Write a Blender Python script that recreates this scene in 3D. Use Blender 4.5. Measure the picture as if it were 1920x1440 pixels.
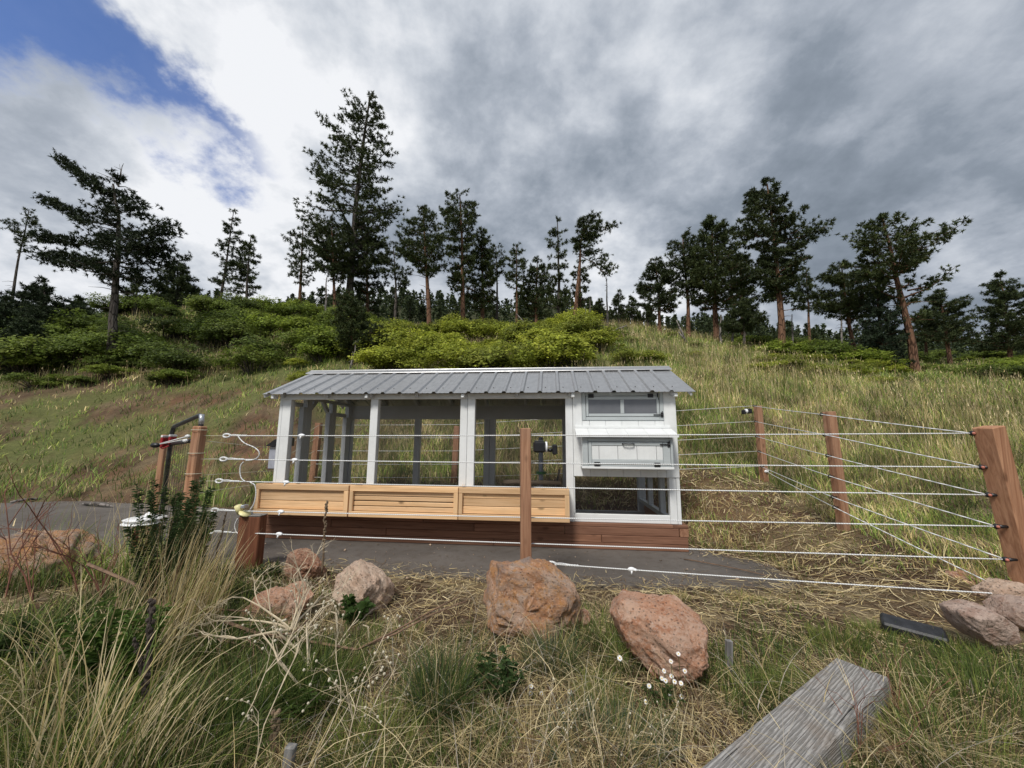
import bpy, math, random
import numpy as np
from mathutils import Matrix, Vector

random.seed(7)
RNG = np.random.default_rng(11)
for o in list(bpy.data.objects):
    bpy.data.objects.remove(o)
scene = bpy.context.scene
COL = scene.collection
R = math.radians

# ------------------------------------------------------------------ camera
FPX, PITCH, ROLL, CAMH = 721.0, 0.1444, 0.0061, 1.285
cam_data = bpy.data.cameras.new('camera')
cam = bpy.data.objects.new('camera', cam_data)
COL.objects.link(cam)
cam_data.sensor_fit = 'HORIZONTAL'
cam_data.sensor_width = 36.0
cam_data.lens = 36.0 * FPX / 1920.0
cam_data.clip_start = 0.05
cam_data.clip_end = 6000
cam.matrix_world = Matrix.Translation((0, 0, CAMH)) @ Matrix.Rotation(math.pi/2 + PITCH, 4, 'X') @ Matrix.Rotation(ROLL, 4, 'Z')
scene.camera = cam

def ray(px, py):
    """direction in the world of a point measured on the 1920x1440 photograph"""
    a, b = px - 960.0, py - 720.0
    c, s = math.cos(ROLL), math.sin(ROLL)
    x = a*c + b*s; y = -a*s + b*c
    d = (x/FPX, 1.0, -y/FPX)
    c, s = math.cos(PITCH), math.sin(PITCH)
    return np.array([d[0], d[1]*c - d[2]*s, d[1]*s + d[2]*c])
def at(px, py, Y):
    d = ray(px, py); return np.array([0, 0, CAMH]) + d*(Y/d[1])
def onground(px, py, z=0.0):
    d = ray(px, py); return np.array([0, 0, CAMH]) + d*((z-CAMH)/d[2])

# ------------------------------------------------------------------ world, sun, exposure
SUN_EL, SUN_AZ = R(52), R(205)        # azimuth measured clockwise from +Y; behind the camera, to the left
sun_dir = Vector((math.sin(SUN_AZ)*math.cos(SUN_EL), math.cos(SUN_AZ)*math.cos(SUN_EL), math.sin(SUN_EL)))
world = bpy.data.worlds.new('World'); scene.world = world; world.use_nodes = True
NT = world.node_tree
for n in list(NT.nodes): NT.nodes.remove(n)
class G:
    """small helper for node graphs"""
    def __init__(s, nt): s.nt = nt
    def node(s, t, **kw):
        n = s.nt.nodes.new(t)
        for k, v in kw.items(): setattr(n, k, v)
        return n
    def put(s, sock, v):
        if isinstance(v, bpy.types.NodeSocket): s.nt.links.new(v, sock)
        elif isinstance(v, (tuple, list)) and len(v) == 3 and sock.type == 'RGBA': sock.default_value = (*v, 1)
        else: sock.default_value = v
    def m(s, op, a, b=0.0, c=None, clamp=False):
        n = s.node('ShaderNodeMath', operation=op); n.use_clamp = clamp
        s.put(n.inputs[0], a); s.put(n.inputs[1], b)
        if c is not None: s.put(n.inputs[2], c)
        return n.outputs[0]
    def vm(s, op, a, b=(0, 0, 0)):
        n = s.node('ShaderNodeVectorMath', operation=op); s.put(n.inputs[0], a); s.put(n.inputs[1], b)
        return n.outputs['Value'] if op in ('DOT_PRODUCT', 'LENGTH', 'DISTANCE') else n.outputs['Vector']
    def noise(s, vec, scale, detail=4, rough=.55, dist=0.0, lac=2.0):
        n = s.node('ShaderNodeTexNoise'); s.put(n.inputs['Vector'], vec); n.inputs['Scale'].default_value = scale
        n.inputs['Detail'].default_value = detail; n.inputs['Roughness'].default_value = rough; n.inputs['Distortion'].default_value = dist
        n.inputs['Lacunarity'].default_value = lac
        return n.outputs['Fac']
    def mix(s, f, a, b, mode='MIX'):
        n = s.node('ShaderNodeMix', data_type='RGBA', blend_type=mode)
        s.put(n.inputs[0], f); s.put(n.inputs[6], a); s.put(n.inputs[7], b)
        return n.outputs[2]
    def ramp(s, f, stops, interp='LINEAR'):
        n = s.node('ShaderNodeValToRGB'); s.put(n.inputs[0], f); e = n.color_ramp; e.interpolation = interp
        while len(e.elements) < len(stops): e.elements.new(.5)
        for el, (p, c) in zip(e.elements, stops):
            el.position = p; el.color = (*c, 1) if len(c) == 3 else c
        return n.outputs[0]
    def step(s, v, a, b):
        n = s.node('ShaderNodeMapRange', interpolation_type='SMOOTHSTEP'); s.put(n.inputs[0], v)
        n.inputs[1].default_value = a; n.inputs[2].default_value = b
        return n.outputs[0]
g = G(NT)
sky = g.node('ShaderNodeTexSky', sky_type='NISHITA'); sky.sun_disc = False
sky.sun_elevation = SUN_EL; sky.sun_rotation = SUN_AZ; sky.altitude = 1800; sky.air_density = 1.0; sky.dust_density = .4; sky.ozone_density = 1.5
dirv = g.vm('NORMALIZE', g.node('ShaderNodeTexCoord').outputs['Generated'])
sep = g.node('ShaderNodeSeparateXYZ'); g.put(sep.inputs[0], dirv)
dx, dy, dz = sep.outputs
den = g.m('ADD', g.m('MAXIMUM', dz, 0.0), .40)
cmb = g.node('ShaderNodeCombineXYZ'); g.put(cmb.inputs[0], g.m('DIVIDE', dx, den)); g.put(cmb.inputs[1], g.m('DIVIDE', dy, den)); cmb.inputs[2].default_value = 3.7
P = cmb.outputs[0]
warp = g.node('ShaderNodeTexNoise'); g.put(warp.inputs['Vector'], P); warp.inputs['Scale'].default_value = 2.6; warp.inputs['Detail'].default_value = 3
Pw = g.vm('ADD', P, g.vm('SCALE', g.vm('SUBTRACT', warp.outputs['Color'], (.5, .5, .5))))
Pw.node.inputs[1].links[0].from_node.inputs['Scale'].default_value = .16
big = g.noise(Pw, 1.05, 3, .5)
mid = g.noise(Pw, 2.7, 7, .56, 0.0)
fin = g.noise(P, 7.5, 6, .60, 0.0)
def bump(px, py, inner, outer):
    """soft round patch of sky centred on one direction"""
    d = ray(px, py); d = d/np.linalg.norm(d)
    return g.step(g.vm('DOT_PRODUCT', dirv, tuple(d)), math.cos(R(outer)), math.cos(R(inner)))
lum = g.m('ADD', g.m('MULTIPLY', g.m('SUBTRACT', big, .5), .85), g.m('MULTIPLY', g.m('SUBTRACT', g.step(mid, .30, .70), .5), .62))
lum = g.m('ADD', lum, g.m('MULTIPLY', g.m('SUBTRACT', g.step(fin, .28, .72), .5), .26))
lum = g.m('ADD', lum, .49)
lum = g.m('ADD', lum, g.m('MULTIPLY', dx, -.10))           # cloud thins towards the gap on the left
for (px, py, i, o, w) in [(400, 130, 4, 26, .38), (350, 300, 1, 10, .30), (620, 60, 2, 16, .08), (1125, 560, 1, 14, .62), (530, 530, 1, 10, .34), (90, 430, 2, 18, .14), (1310, 310, 1, 9, .12), (1060, 60, 2, 12, .10),
                          (1800, 330, 3, 22, -.22), (1560, 420, 2, 15, -.10), (700, 60, 1, 8, -.16), (640, 430, 2, 12, -.12), (1180, 400, 2, 16, -.12), (980, 430, 2, 9, -.14), (840, 330, 2, 11, -.10), (1880, 560, 2, 13, .20), (900, 575, 1, 9, .22), (1400, 600, 1, 9, .16), (760, 560, 1, 7, .16)]:
    lum = g.m('ADD', lum, g.m('MULTIPLY', bump(px, py, i, o), w*.72))
cl = g.ramp(lum, [(0.0, (.18, .215, .26)), (.26, (.25, .29, .345)), (.50, (.385, .425, .485)), (.74, (.58, .615, .665)), (1.0, (.82, .835, .86))])
# the blue gap: a band of open sky running down from the upper left
d1 = ray(-60, -20); d1 /= np.linalg.norm(d1); d2 = ray(505, 300); d2 /= np.linalg.norm(d2)
nrm = np.cross(d1, d2); nrm /= np.linalg.norm(nrm)
tan = d1 - d2*np.dot(d1, d2); tan /= np.linalg.norm(tan)
across = g.vm('DOT_PRODUCT', dirv, tuple(nrm)); along = g.vm('DOT_PRODUCT', dirv, tuple(tan))
jag = g.m('ADD', g.m('MULTIPLY', g.m('SUBTRACT', mid, .5), .24), g.m('MULTIPLY', g.m('SUBTRACT', fin, .5), .24))
half = g.m('ADD', .022, g.m('MULTIPLY', g.m('MAXIMUM', along, 0.0), .30))
upper = np.sign(np.dot(nrm, ray(600, 40)))
sa = g.m('MULTIPLY', across, float(upper))
e1 = g.step(g.m('SUBTRACT', half, g.m('ADD', sa, jag)), -.022, .036)        # crisp edge against the white cloud
e2 = g.step(g.m('ADD', g.m('ADD', sa, half), g.m('MULTIPLY', jag, 1.7)), -.05, .085)      # wispy lower edge
e3 = g.step(g.m('ADD', along, g.m('MULTIPLY', jag, .8)), -.02, .06)
gap = g.m('MULTIPLY', g.m('MULTIPLY', e1, e2), e3)
front_only = g.step(dy, -.1, .1)
gap = g.m('MULTIPLY', gap, g.m('MULTIPLY', front_only, .92))
blue = g.mix(1.0, sky.outputs[0], (.70, .88, 1.22), 'MULTIPLY')
skycol = g.mix(gap, g.mix(1.0, cl, (7.7, 7.7, 7.75), 'MULTIPLY'), blue)
bg = g.node('ShaderNodeBackground'); g.put(bg.inputs[0], skycol); bg.inputs[1].default_value = 0.1
out = g.node('ShaderNodeOutputWorld'); NT.links.new(bg.outputs[0], out.inputs[0])

sd = bpy.data.lights.new('sun', 'SUN'); sun = bpy.data.objects.new('sun', sd); COL.objects.link(sun)
sd.energy = 2.25; sd.angle = R(14); sd.color = (1.0, .95, .88)
sun.rotation_euler = sun_dir.to_track_quat('Z', 'Y').to_euler()
sun.location = (-6, -8, 20)

vs = scene.view_settings
vs.view_transform = 'Standard'; vs.look = 'None'; vs.gamma = 1.0; vs.exposure = 0.50; vs.use_curve_mapping = False
try:
    scene.cycles.transparent_max_bounces = 12
    scene.cycles.max_bounces = 6
except Exception: pass

# ------------------------------------------------------------------ mesh helpers
def tag(o, label=None, cat=None, group=None, kind=None):
    if label: o['label'] = label
    if cat: o['category'] = cat
    if group: o['group'] = group
    if kind: o['kind'] = kind
    return o
def link(o, parent=None):
    COL.objects.link(o)
    if parent is not None: o.parent = parent
    return o
def empty(name, loc=(0, 0, 0), rz=0.0, parent=None):
    o = bpy.data.objects.new(name, None); o.empty_display_size = .2
    o.location = loc; o.rotation_euler = (0, 0, rz)
    return link(o, parent)
def npmesh(name, V, F, col=None, smooth=False):
    V = np.asarray(V, dtype=np.float32); F = np.asarray(F, dtype=np.int32); k = F.shape[1]
    me = bpy.data.meshes.new(name)
    me.vertices.add(len(V)); me.vertices.foreach_set('co', V.ravel())
    me.loops.add(F.size); me.loops.foreach_set('vertex_index', F.ravel())
    me.polygons.add(len(F)); me.polygons.foreach_set('loop_start', np.arange(0, F.size, k, dtype=np.int32))
    if smooth: me.polygons.foreach_set('use_smooth', np.ones(len(F), dtype=bool))
    if col is not None:
        a = me.attributes.new('tint', 'FLOAT_COLOR', 'POINT')
        c = np.ones((len(V), 4), dtype=np.float32); c[:, :3] = col; a.data.foreach_set('color', c.ravel())
    me.update(calc_edges=True); me.validate()
    return me
def npobj(name, V, F, mat, parent=None, col=None, smooth=False):
    me = npmesh(name, V, F, col, smooth); me.materials.append(mat)
    return link(bpy.data.objects.new(name, me), parent)
def unit(v):
    v = np.asarray(v, float); return v/(np.linalg.norm(v)+1e-12)
class MB:
    """collects shapes and builds ONE mesh object"""
    def __init__(s): s.v = []; s.f = []; s.sm = False
    def add(s, V, F):
        b = len(s.v); s.v.extend([tuple(map(float, p)) for p in V]); s.f.extend([tuple(b+i for i in f) for f in F]); return s
    def box(s, lo, hi, ch=.004, M=None):
        lo = np.array(lo, float); hi = np.array(hi, float); lo, hi = np.minimum(lo, hi), np.maximum(lo, hi)
        ch = min(ch, .3*float((hi-lo).min()))
        V = []; idx = {}
        for cx in (0, 1):
            for cy in (0, 1):
                for cz in (0, 1):
                    for ax in range(3):
                        p = [(lo, hi)[c][i] + (ch if c == 0 else -ch)*(i != ax) for i, c in enumerate((cx, cy, cz))]
                        idx[cx, cy, cz, ax] = len(V); V.append(p)
        F = []
        for ax in range(3):
            o = [i for i in range(3) if i != ax]
            for sd_ in (0, 1):
                ring = []
                for a, b in ((0, 0), (1, 0), (1, 1), (0, 1)):
                    c = [0, 0, 0]; c[ax] = sd_; c[o[0]] = a; c[o[1]] = b; ring.append(idx[(*c, ax)])
                flip = (sd_ == 1) ^ (ax == 1)
                F.append(ring if flip else ring[::-1])
        for ax in range(3):
            o = [i for i in range(3) if i != ax]
            for a in (0, 1):
                for b in (0, 1):
                    c0 = [0, 0, 0]; c0[o[0]] = a; c0[o[1]] = b; c1 = list(c0); c1[ax] = 1
                    F.append([idx[(*c0, o[0])], idx[(*c1, o[0])], idx[(*c1, o[1])], idx[(*c0, o[1])]])
        for c in [(x, y, z) for x in (0, 1) for y in (0, 1) for z in (0, 1)]:
            F.append([idx[(*c, 0)], idx[(*c, 1)], idx[(*c, 2)]])
        if M is not None: V = [tuple((M @ Vector(p))[:]) for p in V]
        return s.add(V, F)
    def beam(s, p0, p1, w, h, up=(0, 0, 1), ch=.003):
        p0 = Vector(p0); p1 = Vector(p1); d = p1-p0; L = d.length; d.normalize()
        u = Vector(up); x = d.cross(u)
        if x.length < 1e-4: x = Vector((1, 0, 0))
        x.normalize(); z = x.cross(d)
        M = Matrix(((x[0], d[0], z[0], p0[0]), (x[1], d[1], z[1], p0[1]), (x[2], d[2], z[2], p0[2]), (0, 0, 0, 1)))
        return s.box((-w/2, 0, -h/2), (w/2, L, h/2), ch, M)
    def tube(s, pts, r, n=6, cap=True):
        pts = np.asarray(pts, float); k = len(pts)
        r = np.full(k, r) if np.isscalar(r) else np.asarray(r, float)
        T = np.gradient(pts, axis=0) if k > 2 else np.repeat((pts[-1]-pts[0])[None], k, 0)
        T /= (np.linalg.norm(T, axis=1)[:, None]+1e-12)
        up = np.array([0, 0, 1.0]) if abs(T[0][2]) < .9 else np.array([1.0, 0, 0])
        V = []; a = np.arange(n)*2*math.pi/n
        for i in range(k):
            x = unit(np.cross(T[i], up)); y = np.cross(x, T[i]); up = unit(y)
            V += list(pts[i]+r[i]*(np.cos(a)[:, None]*x+np.sin(a)[:, None]*y))
        F = [(i*n+j, i*n+(j+1) % n, (i+1)*n+(j+1) % n, (i+1)*n+j) for i in range(k-1) for j in range(n)]
        if cap: F += [tuple(range(n))[::-1], tuple(range((k-1)*n, k*n))]
        return s.add(V, F)
    def ell(s, c, rad, nu=10, nv=6, M=None):
        V = []; F = []
        for i in range(nv+1):
            t = math.pi*i/nv
            for j in range(nu):
                a = 2*math.pi*j/nu
                p = Vector((rad[0]*math.sin(t)*math.cos(a), rad[1]*math.sin(t)*math.sin(a), rad[2]*math.cos(t)))
                if M is not None: p = M @ p
                V.append((c[0]+p[0], c[1]+p[1], c[2]+p[2]))
        for i in range(nv):
            for j in range(nu): F.append((i*nu+j, (i+1)*nu+j, (i+1)*nu+(j+1) % nu, i*nu+(j+1) % nu))
        return s.add(V, F)
    def torus(s, c, R1, r, X, Z, n=14, k=6, sq=1.0):
        X = unit(X); Z = unit(Z)
        pts = [np.array(c)+R1*math.cos(2*math.pi*i/n)*X+R1*sq*math.sin(2*math.pi*i/n)*Z for i in range(n+1)]
        return s.tube(pts, r, k, cap=False)
    def build(s, name, mat, parent=None, smooth=False):
        me = bpy.data.meshes.new(name); me.from_pydata(s.v, [], s.f); me.materials.append(mat)
        if smooth:
            for p in me.polygons: p.use_smooth = True
        me.update()
        return link(bpy.data.objects.new(name, me), parent)
def boxpart(name, lo, hi, mat, parent, ch=.004):
    return MB().box(lo, hi, ch).build(name, mat, parent)

# ------------------------------------------------------------------ numpy value noise
def vnoise(x, y, seed=0):
    x = np.asarray(x, float); y = np.asarray(y, float)
    xi = np.floor(x).astype(np.int64); yi = np.floor(y).astype(np.int64); fx = x-xi; fy = y-yi
    fx = fx*fx*(3-2*fx); fy = fy*fy*(3-2*fy)
    def h(a, b):
        n = (a*374761393 + b*668265263 + seed*974711) & 0xffffffff
        n = ((n ^ (n >> 13))*1274126177) & 0xffffffff
        return ((n ^ (n >> 16)) & 0xffff)/65535.0
    return (h(xi, yi)*(1-fx)+h(xi+1, yi)*fx)*(1-fy)+(h(xi, yi+1)*(1-fx)+h(xi+1, yi+1)*fx)*fy
def fbm(x, y, seed=0, o=4):
    t = 0; a = .5; s = 0
    for i in range(o):
        t = t+a*vnoise(np.asarray(x)*2**i, np.asarray(y)*2**i, seed+i*17); s += a; a *= .5
    return t/s
def sstep(a, b, x):
    t = np.clip((x-a)/(b-a), 0, 1); return t*t*(3-2*t)

# ------------------------------------------------------------------ materials
def newmat(name):
    m = bpy.data.materials.new(name); m.use_nodes = True
    nt = m.node_tree
    for n in list(nt.nodes): nt.nodes.remove(n)
    gg = G(nt); o = gg.node('ShaderNodeOutputMaterial'); b = gg.node('ShaderNodeBsdfPrincipled')
    nt.links.new(b.outputs[0], o.inputs[0])
    return m, gg, b, o
def bumpn(gg, h, strength, dist=.01):
    n = gg.node('ShaderNodeBump'); gg.put(n.inputs['Height'], h); n.inputs['Strength'].default_value = strength; n.inputs['Distance'].default_value = dist
    return n.outputs[0]
def objvec(gg, scale=(1, 1, 1), rnd=True):
    v = gg.node('ShaderNodeTexCoord').outputs['Object']
    if rnd:
        r = gg.node('ShaderNodeObjectInfo').outputs['Random']
        off = gg.node('ShaderNodeCombineXYZ')
        gg.put(off.inputs[0], gg.m('MULTIPLY', r, 37.0)); gg.put(off.inputs[1], gg.m('MULTIPLY', r, 91.0)); gg.put(off.inputs[2], gg.m('MULTIPLY', r, 53.0))
        v = gg.vm('ADD', v, off.outputs[0])
    return gg.vm('MULTIPLY', v, scale)
def plain(name, col, rough=.6, metal=0.0, var=.12, scale=9.0, bump=.0, spec=.5):
    m, gg, b, o = newmat(name)
    v = objvec(gg)
    n = gg.noise(v, scale, 5, .6)
    lo = tuple(c*(1-var) for c in col); hi = tuple(min(1, c*(1+var)) for c in col)
    gg.put(b.inputs['Base Color'], gg.mix(gg.step(n, .3, .7), lo, hi))
    b.inputs['Roughness'].default_value = rough; b.inputs['Metallic'].default_value = metal; b.inputs['Specular IOR Level'].default_value = spec
    if bump: gg.put(b.inputs['Normal'], bumpn(gg, gg.noise(v, scale*6, 4), bump))
    return m
def wood(name, col, dark, axis, grain=1.0, knots=.5, rough=.75, weather=None, bumps=.25):
    """grain runs along one axis of the parent's frame"""
    m, gg, b, o = newmat(name)
    st = [26.0, 26.0, 26.0]; st[axis] = 1.1
    v = objvec(gg, tuple(s*grain for s in st))
    n1 = gg.noise(v, 1.0, 6, .62, .9)
    st2 = [70.0, 70.0, 70.0]; st2[axis] = 3.0
    n2 = gg.noise(objvec(gg, tuple(st2)), 1.0, 4, .6, .3)
    c = gg.mix(gg.step(n1, .28, .72), dark, col)
    c = gg.mix(gg.m('MULTIPLY', gg.step(n2, .45, .8), .45), c, tuple(x*.55 for x in dark))
    st3 = [5.5, 5.5, 5.5]; st3[axis] = 2.6
    vor = gg.node('ShaderNodeTexVoronoi'); gg.put(vor.inputs['Vector'], objvec(gg, tuple(st3))); vor.inputs['Scale'].default_value = 1.0
    kn = gg.m('SUBTRACT', 1.0, gg.step(vor.outputs['Distance'], .05, .15))
    c = gg.mix(gg.m('MULTIPLY', kn, knots), c, tuple(x*.35 for x in dark))
    rv = gg.node('ShaderNodeObjectInfo').outputs['Random']
    c = gg.mix(1.0, c, gg.ramp(rv, [(0, (.80, .78, .76)), (.5, (1, 1, 1)), (1, (1.16, 1.12, 1.06))]), 'MULTIPLY')
    blot = gg.noise(objvec(gg), 2.2, 5, .6)
    c = gg.mix(gg.m('MULTIPLY', gg.step(blot, .5, .75), .35), c, weather or tuple(x*.7 for x in col))
    gg.put(b.inputs['Base Color'], c); b.inputs['Roughness'].default_value = rough; b.inputs['Specular IOR Level'].default_value = .25
    gg.put(b.inputs['Normal'], bumpn(gg, gg.m('ADD', n1, gg.m('MULTIPLY', n2, .5)), bumps, .004))
    return m
def tintmat(name, trans=.3, rough=.7, vary=.25, spec=.25):
    """leaf, needle and blade colours come from the mesh; thin leaves let some light through"""
    m, gg, b, o = newmat(name)
    a = gg.node('ShaderNodeAttribute'); a.attribute_name = 'tint'
    r = gg.node('ShaderNodeObjectInfo').outputs['Random']
    c = gg.mix(1.0, a.outputs['Color'], gg.ramp(r, [(0, (1-vary, 1-vary, 1-vary*.8)), (1, (1+vary, 1+vary*.9, 1))]), 'MULTIPLY')
    gg.put(b.inputs['Base Color'], c); b.inputs['Roughness'].default_value = rough; b.inputs['Specular IOR Level'].default_value = spec
    if trans > 0:
        t = gg.node('ShaderNodeBsdfTranslucent'); gg.put(t.inputs[0], c)
        mx = gg.node('ShaderNodeMixShader'); mx.inputs[0].default_value = trans
        gg.nt.links.new(b.outputs[0], mx.inputs[1]); gg.nt.links.new(t.outputs[0], mx.inputs[2]); gg.nt.links.new(mx.outputs[0], o.inputs[0])
    return m
def whitepaint(name, col, axis=2, rough=.55):
    m, gg, b, o = newmat(name)
    v = objvec(gg); n = gg.noise(v, 3.0, 6, .65)
    st = [40.0, 40.0, 40.0]; st[axis] = 2.0
    gr = gg.noise(objvec(gg, tuple(st)), 1.0, 5, .65, .5)
    blot = gg.noise(v, 55.0, 3, .6)
    c = gg.mix(gg.step(n, .35, .75), col, tuple(x*.88 for x in col))
    c = gg.mix(gg.m('MULTIPLY', gg.step(gr, .52, .8), .25), c, tuple(x*.72 for x in col))
    gg.put(b.inputs['Base Color'], c); b.inputs['Roughness'].default_value = rough; b.inputs['Specular IOR Level'].default_value = .3
    gg.put(b.inputs['Normal'], bumpn(gg, gg.m('ADD', gg.m('MULTIPLY', gr, 1.0), gg.m('MULTIPLY', blot, .6)), .35, .006))
    return m
MAT = {}
MAT['white_v'] = whitepaint('white_paint_upright', (.80, .82, .82), 2)
MAT['white_h'] = whitepaint('white_paint_level', (.80, .82, .82), 0)
MAT['trim'] = whitepaint('grey_trim_paint', (.47, .51, .52), 0)
MAT['inner'] = whitepaint('grey_inner_frame', (.52, .54, .55), 2)
MAT['cedar_h'] = wood('cedar_level', (.84, .58, .345), (.66, .42, .22), 0, knots=.95)
MAT['cedar_v'] = wood('cedar_upright', (.84, .59, .36), (.68, .44, .235), 2, knots=.6)
MAT['cedar_y'] = wood('cedar_side', (.80, .55, .33), (.64, .41, .21), 1, knots=.6)
MAT['timber'] = wood('stained_timber', (.285, .15, .096), (.16, .075, .046), 0, knots=.5, weather=(.17, .085, .055))
MAT['timber_y'] = wood('stained_timber_side', (.38, .205, .125), (.22, .105, .06), 1, knots=.4)
MAT['post'] = wood('brown_post_wood', (.47, .268, .165), (.26, .125, .07), 2, knots=.55, weather=(.37, .24, .17))
MAT['stub'] = wood('dark_red_post_wood', (.20, .082, .045), (.10, .037, .02), 2, knots=.4)
def oldwood(name):
    m, gg, b, o = newmat(name)
    v = objvec(gg, (1, .05, 1)); w = gg.node('ShaderNodeTexWave'); w.bands_direction = 'DIAGONAL'; gg.put(w.inputs['Vector'], v)
    w.inputs['Scale'].default_value = 46.0; w.inputs['Distortion'].default_value = 9.0; w.inputs['Detail'].default_value = 5.0; w.inputs['Detail Scale'].default_value = 1.2; w.inputs['Detail Roughness'].default_value = .65
    cr = gg.noise(objvec(gg, (55, 1.3, 55)), 1.0, 4, .6); fine = gg.noise(objvec(gg, (260, 7, 260)), 1.0, 3, .6); bl = gg.noise(objvec(gg), 3.5, 6, .65)
    c = gg.mix(gg.step(w.outputs[0], .15, .85), (.23, .22, .205), (.42, .405, .385))
    c = gg.mix(gg.m('MULTIPLY', gg.step(fine, .4, .7), .5), c, (.24, .225, .21))
    c = gg.mix(gg.m('MULTIPLY', gg.step(cr, .64, .70), .9), c, (.035, .032, .03))
    c = gg.mix(gg.m('MULTIPLY', gg.step(bl, .5, .68), .45), c, (.25, .19, .14))
    gg.put(b.inputs['Base Color'], c); b.inputs['Roughness'].default_value = .9; b.inputs['Specular IOR Level'].default_value = .15
    gg.put(b.inputs['Normal'], bumpn(gg, gg.m('SUBTRACT', gg.m('ADD', w.outputs[0], fine), gg.m('MULTIPLY', gg.step(cr, .64, .70), 3.0)), .8, .006))
    return m
MAT['grey_wood'] = oldwood('weathered_grey_wood')
MAT['grey_wood_v'] = wood('weathered_grey_stake', (.30, .295, .29), (.14, .135, .13), 2, grain=1.4, knots=.1, bumps=.5)
MAT['log'] = wood('peeled_log', (.42, .33, .24), (.28, .2, .13), 0, knots=.5)
MAT['black'] = plain('black_plastic', (.012, .012, .014), .42, var=.3)
MAT['iron'] = plain('black_iron', (.015, .015, .017), .5, var=.3)
MAT['rope'] = None
MAT['steel'] = plain('dark_steel_tube', (.055, .058, .062), .38, metal=.5, var=.35, scale=14)
MAT['galv'] = plain('worn_bare_steel', (.45, .47, .5), .4, metal=.6, var=.3, scale=20)
MAT['red'] = plain('red_plastic', (.32, .015, .02), .45)
MAT['orange'] = plain('orange_core', (.50, .17, .12), .45)
MAT['white_plastic'] = plain('white_plastic', (.82, .83, .84), .35, var=.06)
MAT['yellow'] = plain('pale_yellow_plastic', (.72, .66, .34), .4, var=.1)
MAT['lamp_white'] = plain('lamp_front_white', (.85, .86, .88), .3, var=.04)
MAT['green_plastic'] = plain('green_plastic', (.05, .22, .06), .45)
MAT['grey_box'] = plain('pale_grey_plastic', (.36, .38, .44), .5, var=.12)
MAT['wire'] = plain('rusty_wire', (.09, .07, .055), .6, metal=.3)
MAT['cord'] = plain('thin_cord', (.62, .60, .46), .6)
MAT['rubber'] = plain('black_slate', (.022, .023, .026), .5, var=.4, scale=14, bump=.3)

def ropemat():
    m, gg, b, o = newmat('twisted_white_rope')
    v = gg.node('ShaderNodeTexCoord').outputs['Object']
    s = gg.node('ShaderNodeSeparateXYZ'); gg.put(s.inputs[0], v)
    w = gg.m('SINE', gg.m('ADD', gg.m('MULTIPLY', s.outputs[0], 330.0), gg.m('MULTIPLY', s.outputs[2], 420.0)))
    c = gg.mix(gg.step(w, .2, .9), (.82, .83, .83), (.52, .53, .53))
    gg.put(b.inputs['Base Color'], c); b.inputs['Roughness'].default_value = .65
    gg.put(b.inputs['Normal'], bumpn(gg, w, .5, .002))
    return m
MAT['rope'] = ropemat()

def roofmat():
    m, gg, b, o = newmat('galvanised_roof_sheet')
    v = objvec(gg)
    n = gg.noise(v, 14.0, 5, .6); n2 = gg.noise(gg.vm('MULTIPLY', v, (30, 2.5, 2.5)), 1.0, 4, .6)
    c = gg.mix(gg.step(n, .3, .7), (.34, .345, .35), (.41, .415, .42))
    c = gg.mix(gg.m('MULTIPLY', gg.step(n2, .5, .8), .3), c, (.27, .27, .275))
    gg.put(b.inputs['Base Color'], c); b.inputs['Metallic'].default_value = .55
    gg.put(b.inputs['Roughness'], gg.m('ADD', .30, gg.m('MULTIPLY', n2, .16)))
    return m
MAT['roof'] = roofmat()
def glassmat():
    m, gg, b, o = newmat('dusty_window_glass')
    n = gg.noise(objvec(gg), 6.0, 5, .6)
    gg.put(b.inputs['Base Color'], gg.mix(n, (.10, .105, .115), (.17, .175, .19))); b.inputs['Roughness'].default_value = .12
    b.inputs['Specular IOR Level'].default_value = .8
    return m
MAT['glass'] = glassmat()
def meshmat():
    """half-inch welded wire: too fine to pick apart, so the wires are cut out by the material"""
    m, gg, b, o = newmat('welded_wire_mesh')
    s = gg.node('ShaderNodeSeparateXYZ'); gg.put(s.inputs[0], gg.node('ShaderNodeTexCoord').outputs['Object'])
    def line(x): return gg.m('LESS_THAN', gg.m('FRACT', gg.m('DIVIDE', x, .0135)), .085)
    hor = gg.m('ADD', s.outputs[0], s.outputs[1])
    f = gg.m('MAXIMUM', line(gg.m('ADD', hor, 10.0)), line(s.outputs[2]))
    b.inputs['Base Color'].default_value = (.03, .03, .031, 1); b.inputs['Roughness'].default_value = .5
    t = gg.node('ShaderNodeBsdfTransparent'); mx = gg.node('ShaderNodeMixShader'); gg.put(mx.inputs[0], f)
    gg.nt.links.new(t.outputs[0], mx.inputs[1]); gg.nt.links.new(b.outputs[0], mx.inputs[2]); gg.nt.links.new(mx.outputs[0], o.inputs[0])
    return m
MAT['mesh'] = meshmat()
def asphaltmat():
    m, gg, b, o = newmat('old_asphalt')
    v = gg.node('ShaderNodeTexCoord').outputs['Object']
    n = gg.noise(v, .9, 5, .6); f = gg.noise(v, 70.0, 4, .8); ml = gg.noise(v, 9.0, 7, .75)
    c = gg.mix(gg.step(n, .3, .7), (.115, .101, .089), (.165, .148, .133))
    c = gg.mix(gg.m('MULTIPLY', gg.step(f, .52, .72), .55), c, (.24, .215, .19))
    c = gg.mix(gg.m('MULTIPLY', gg.step(ml, .48, .66), .5), c, (.085, .066, .052))
    gg.put(b.inputs['Base Color'], c); b.inputs['Roughness'].default_value = .9; b.inputs['Specular IOR Level'].default_value = .2
    gg.put(b.inputs['Normal'], bumpn(gg, f, .9, .012))
    return m
MAT['asphalt'] = asphaltmat()
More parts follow.
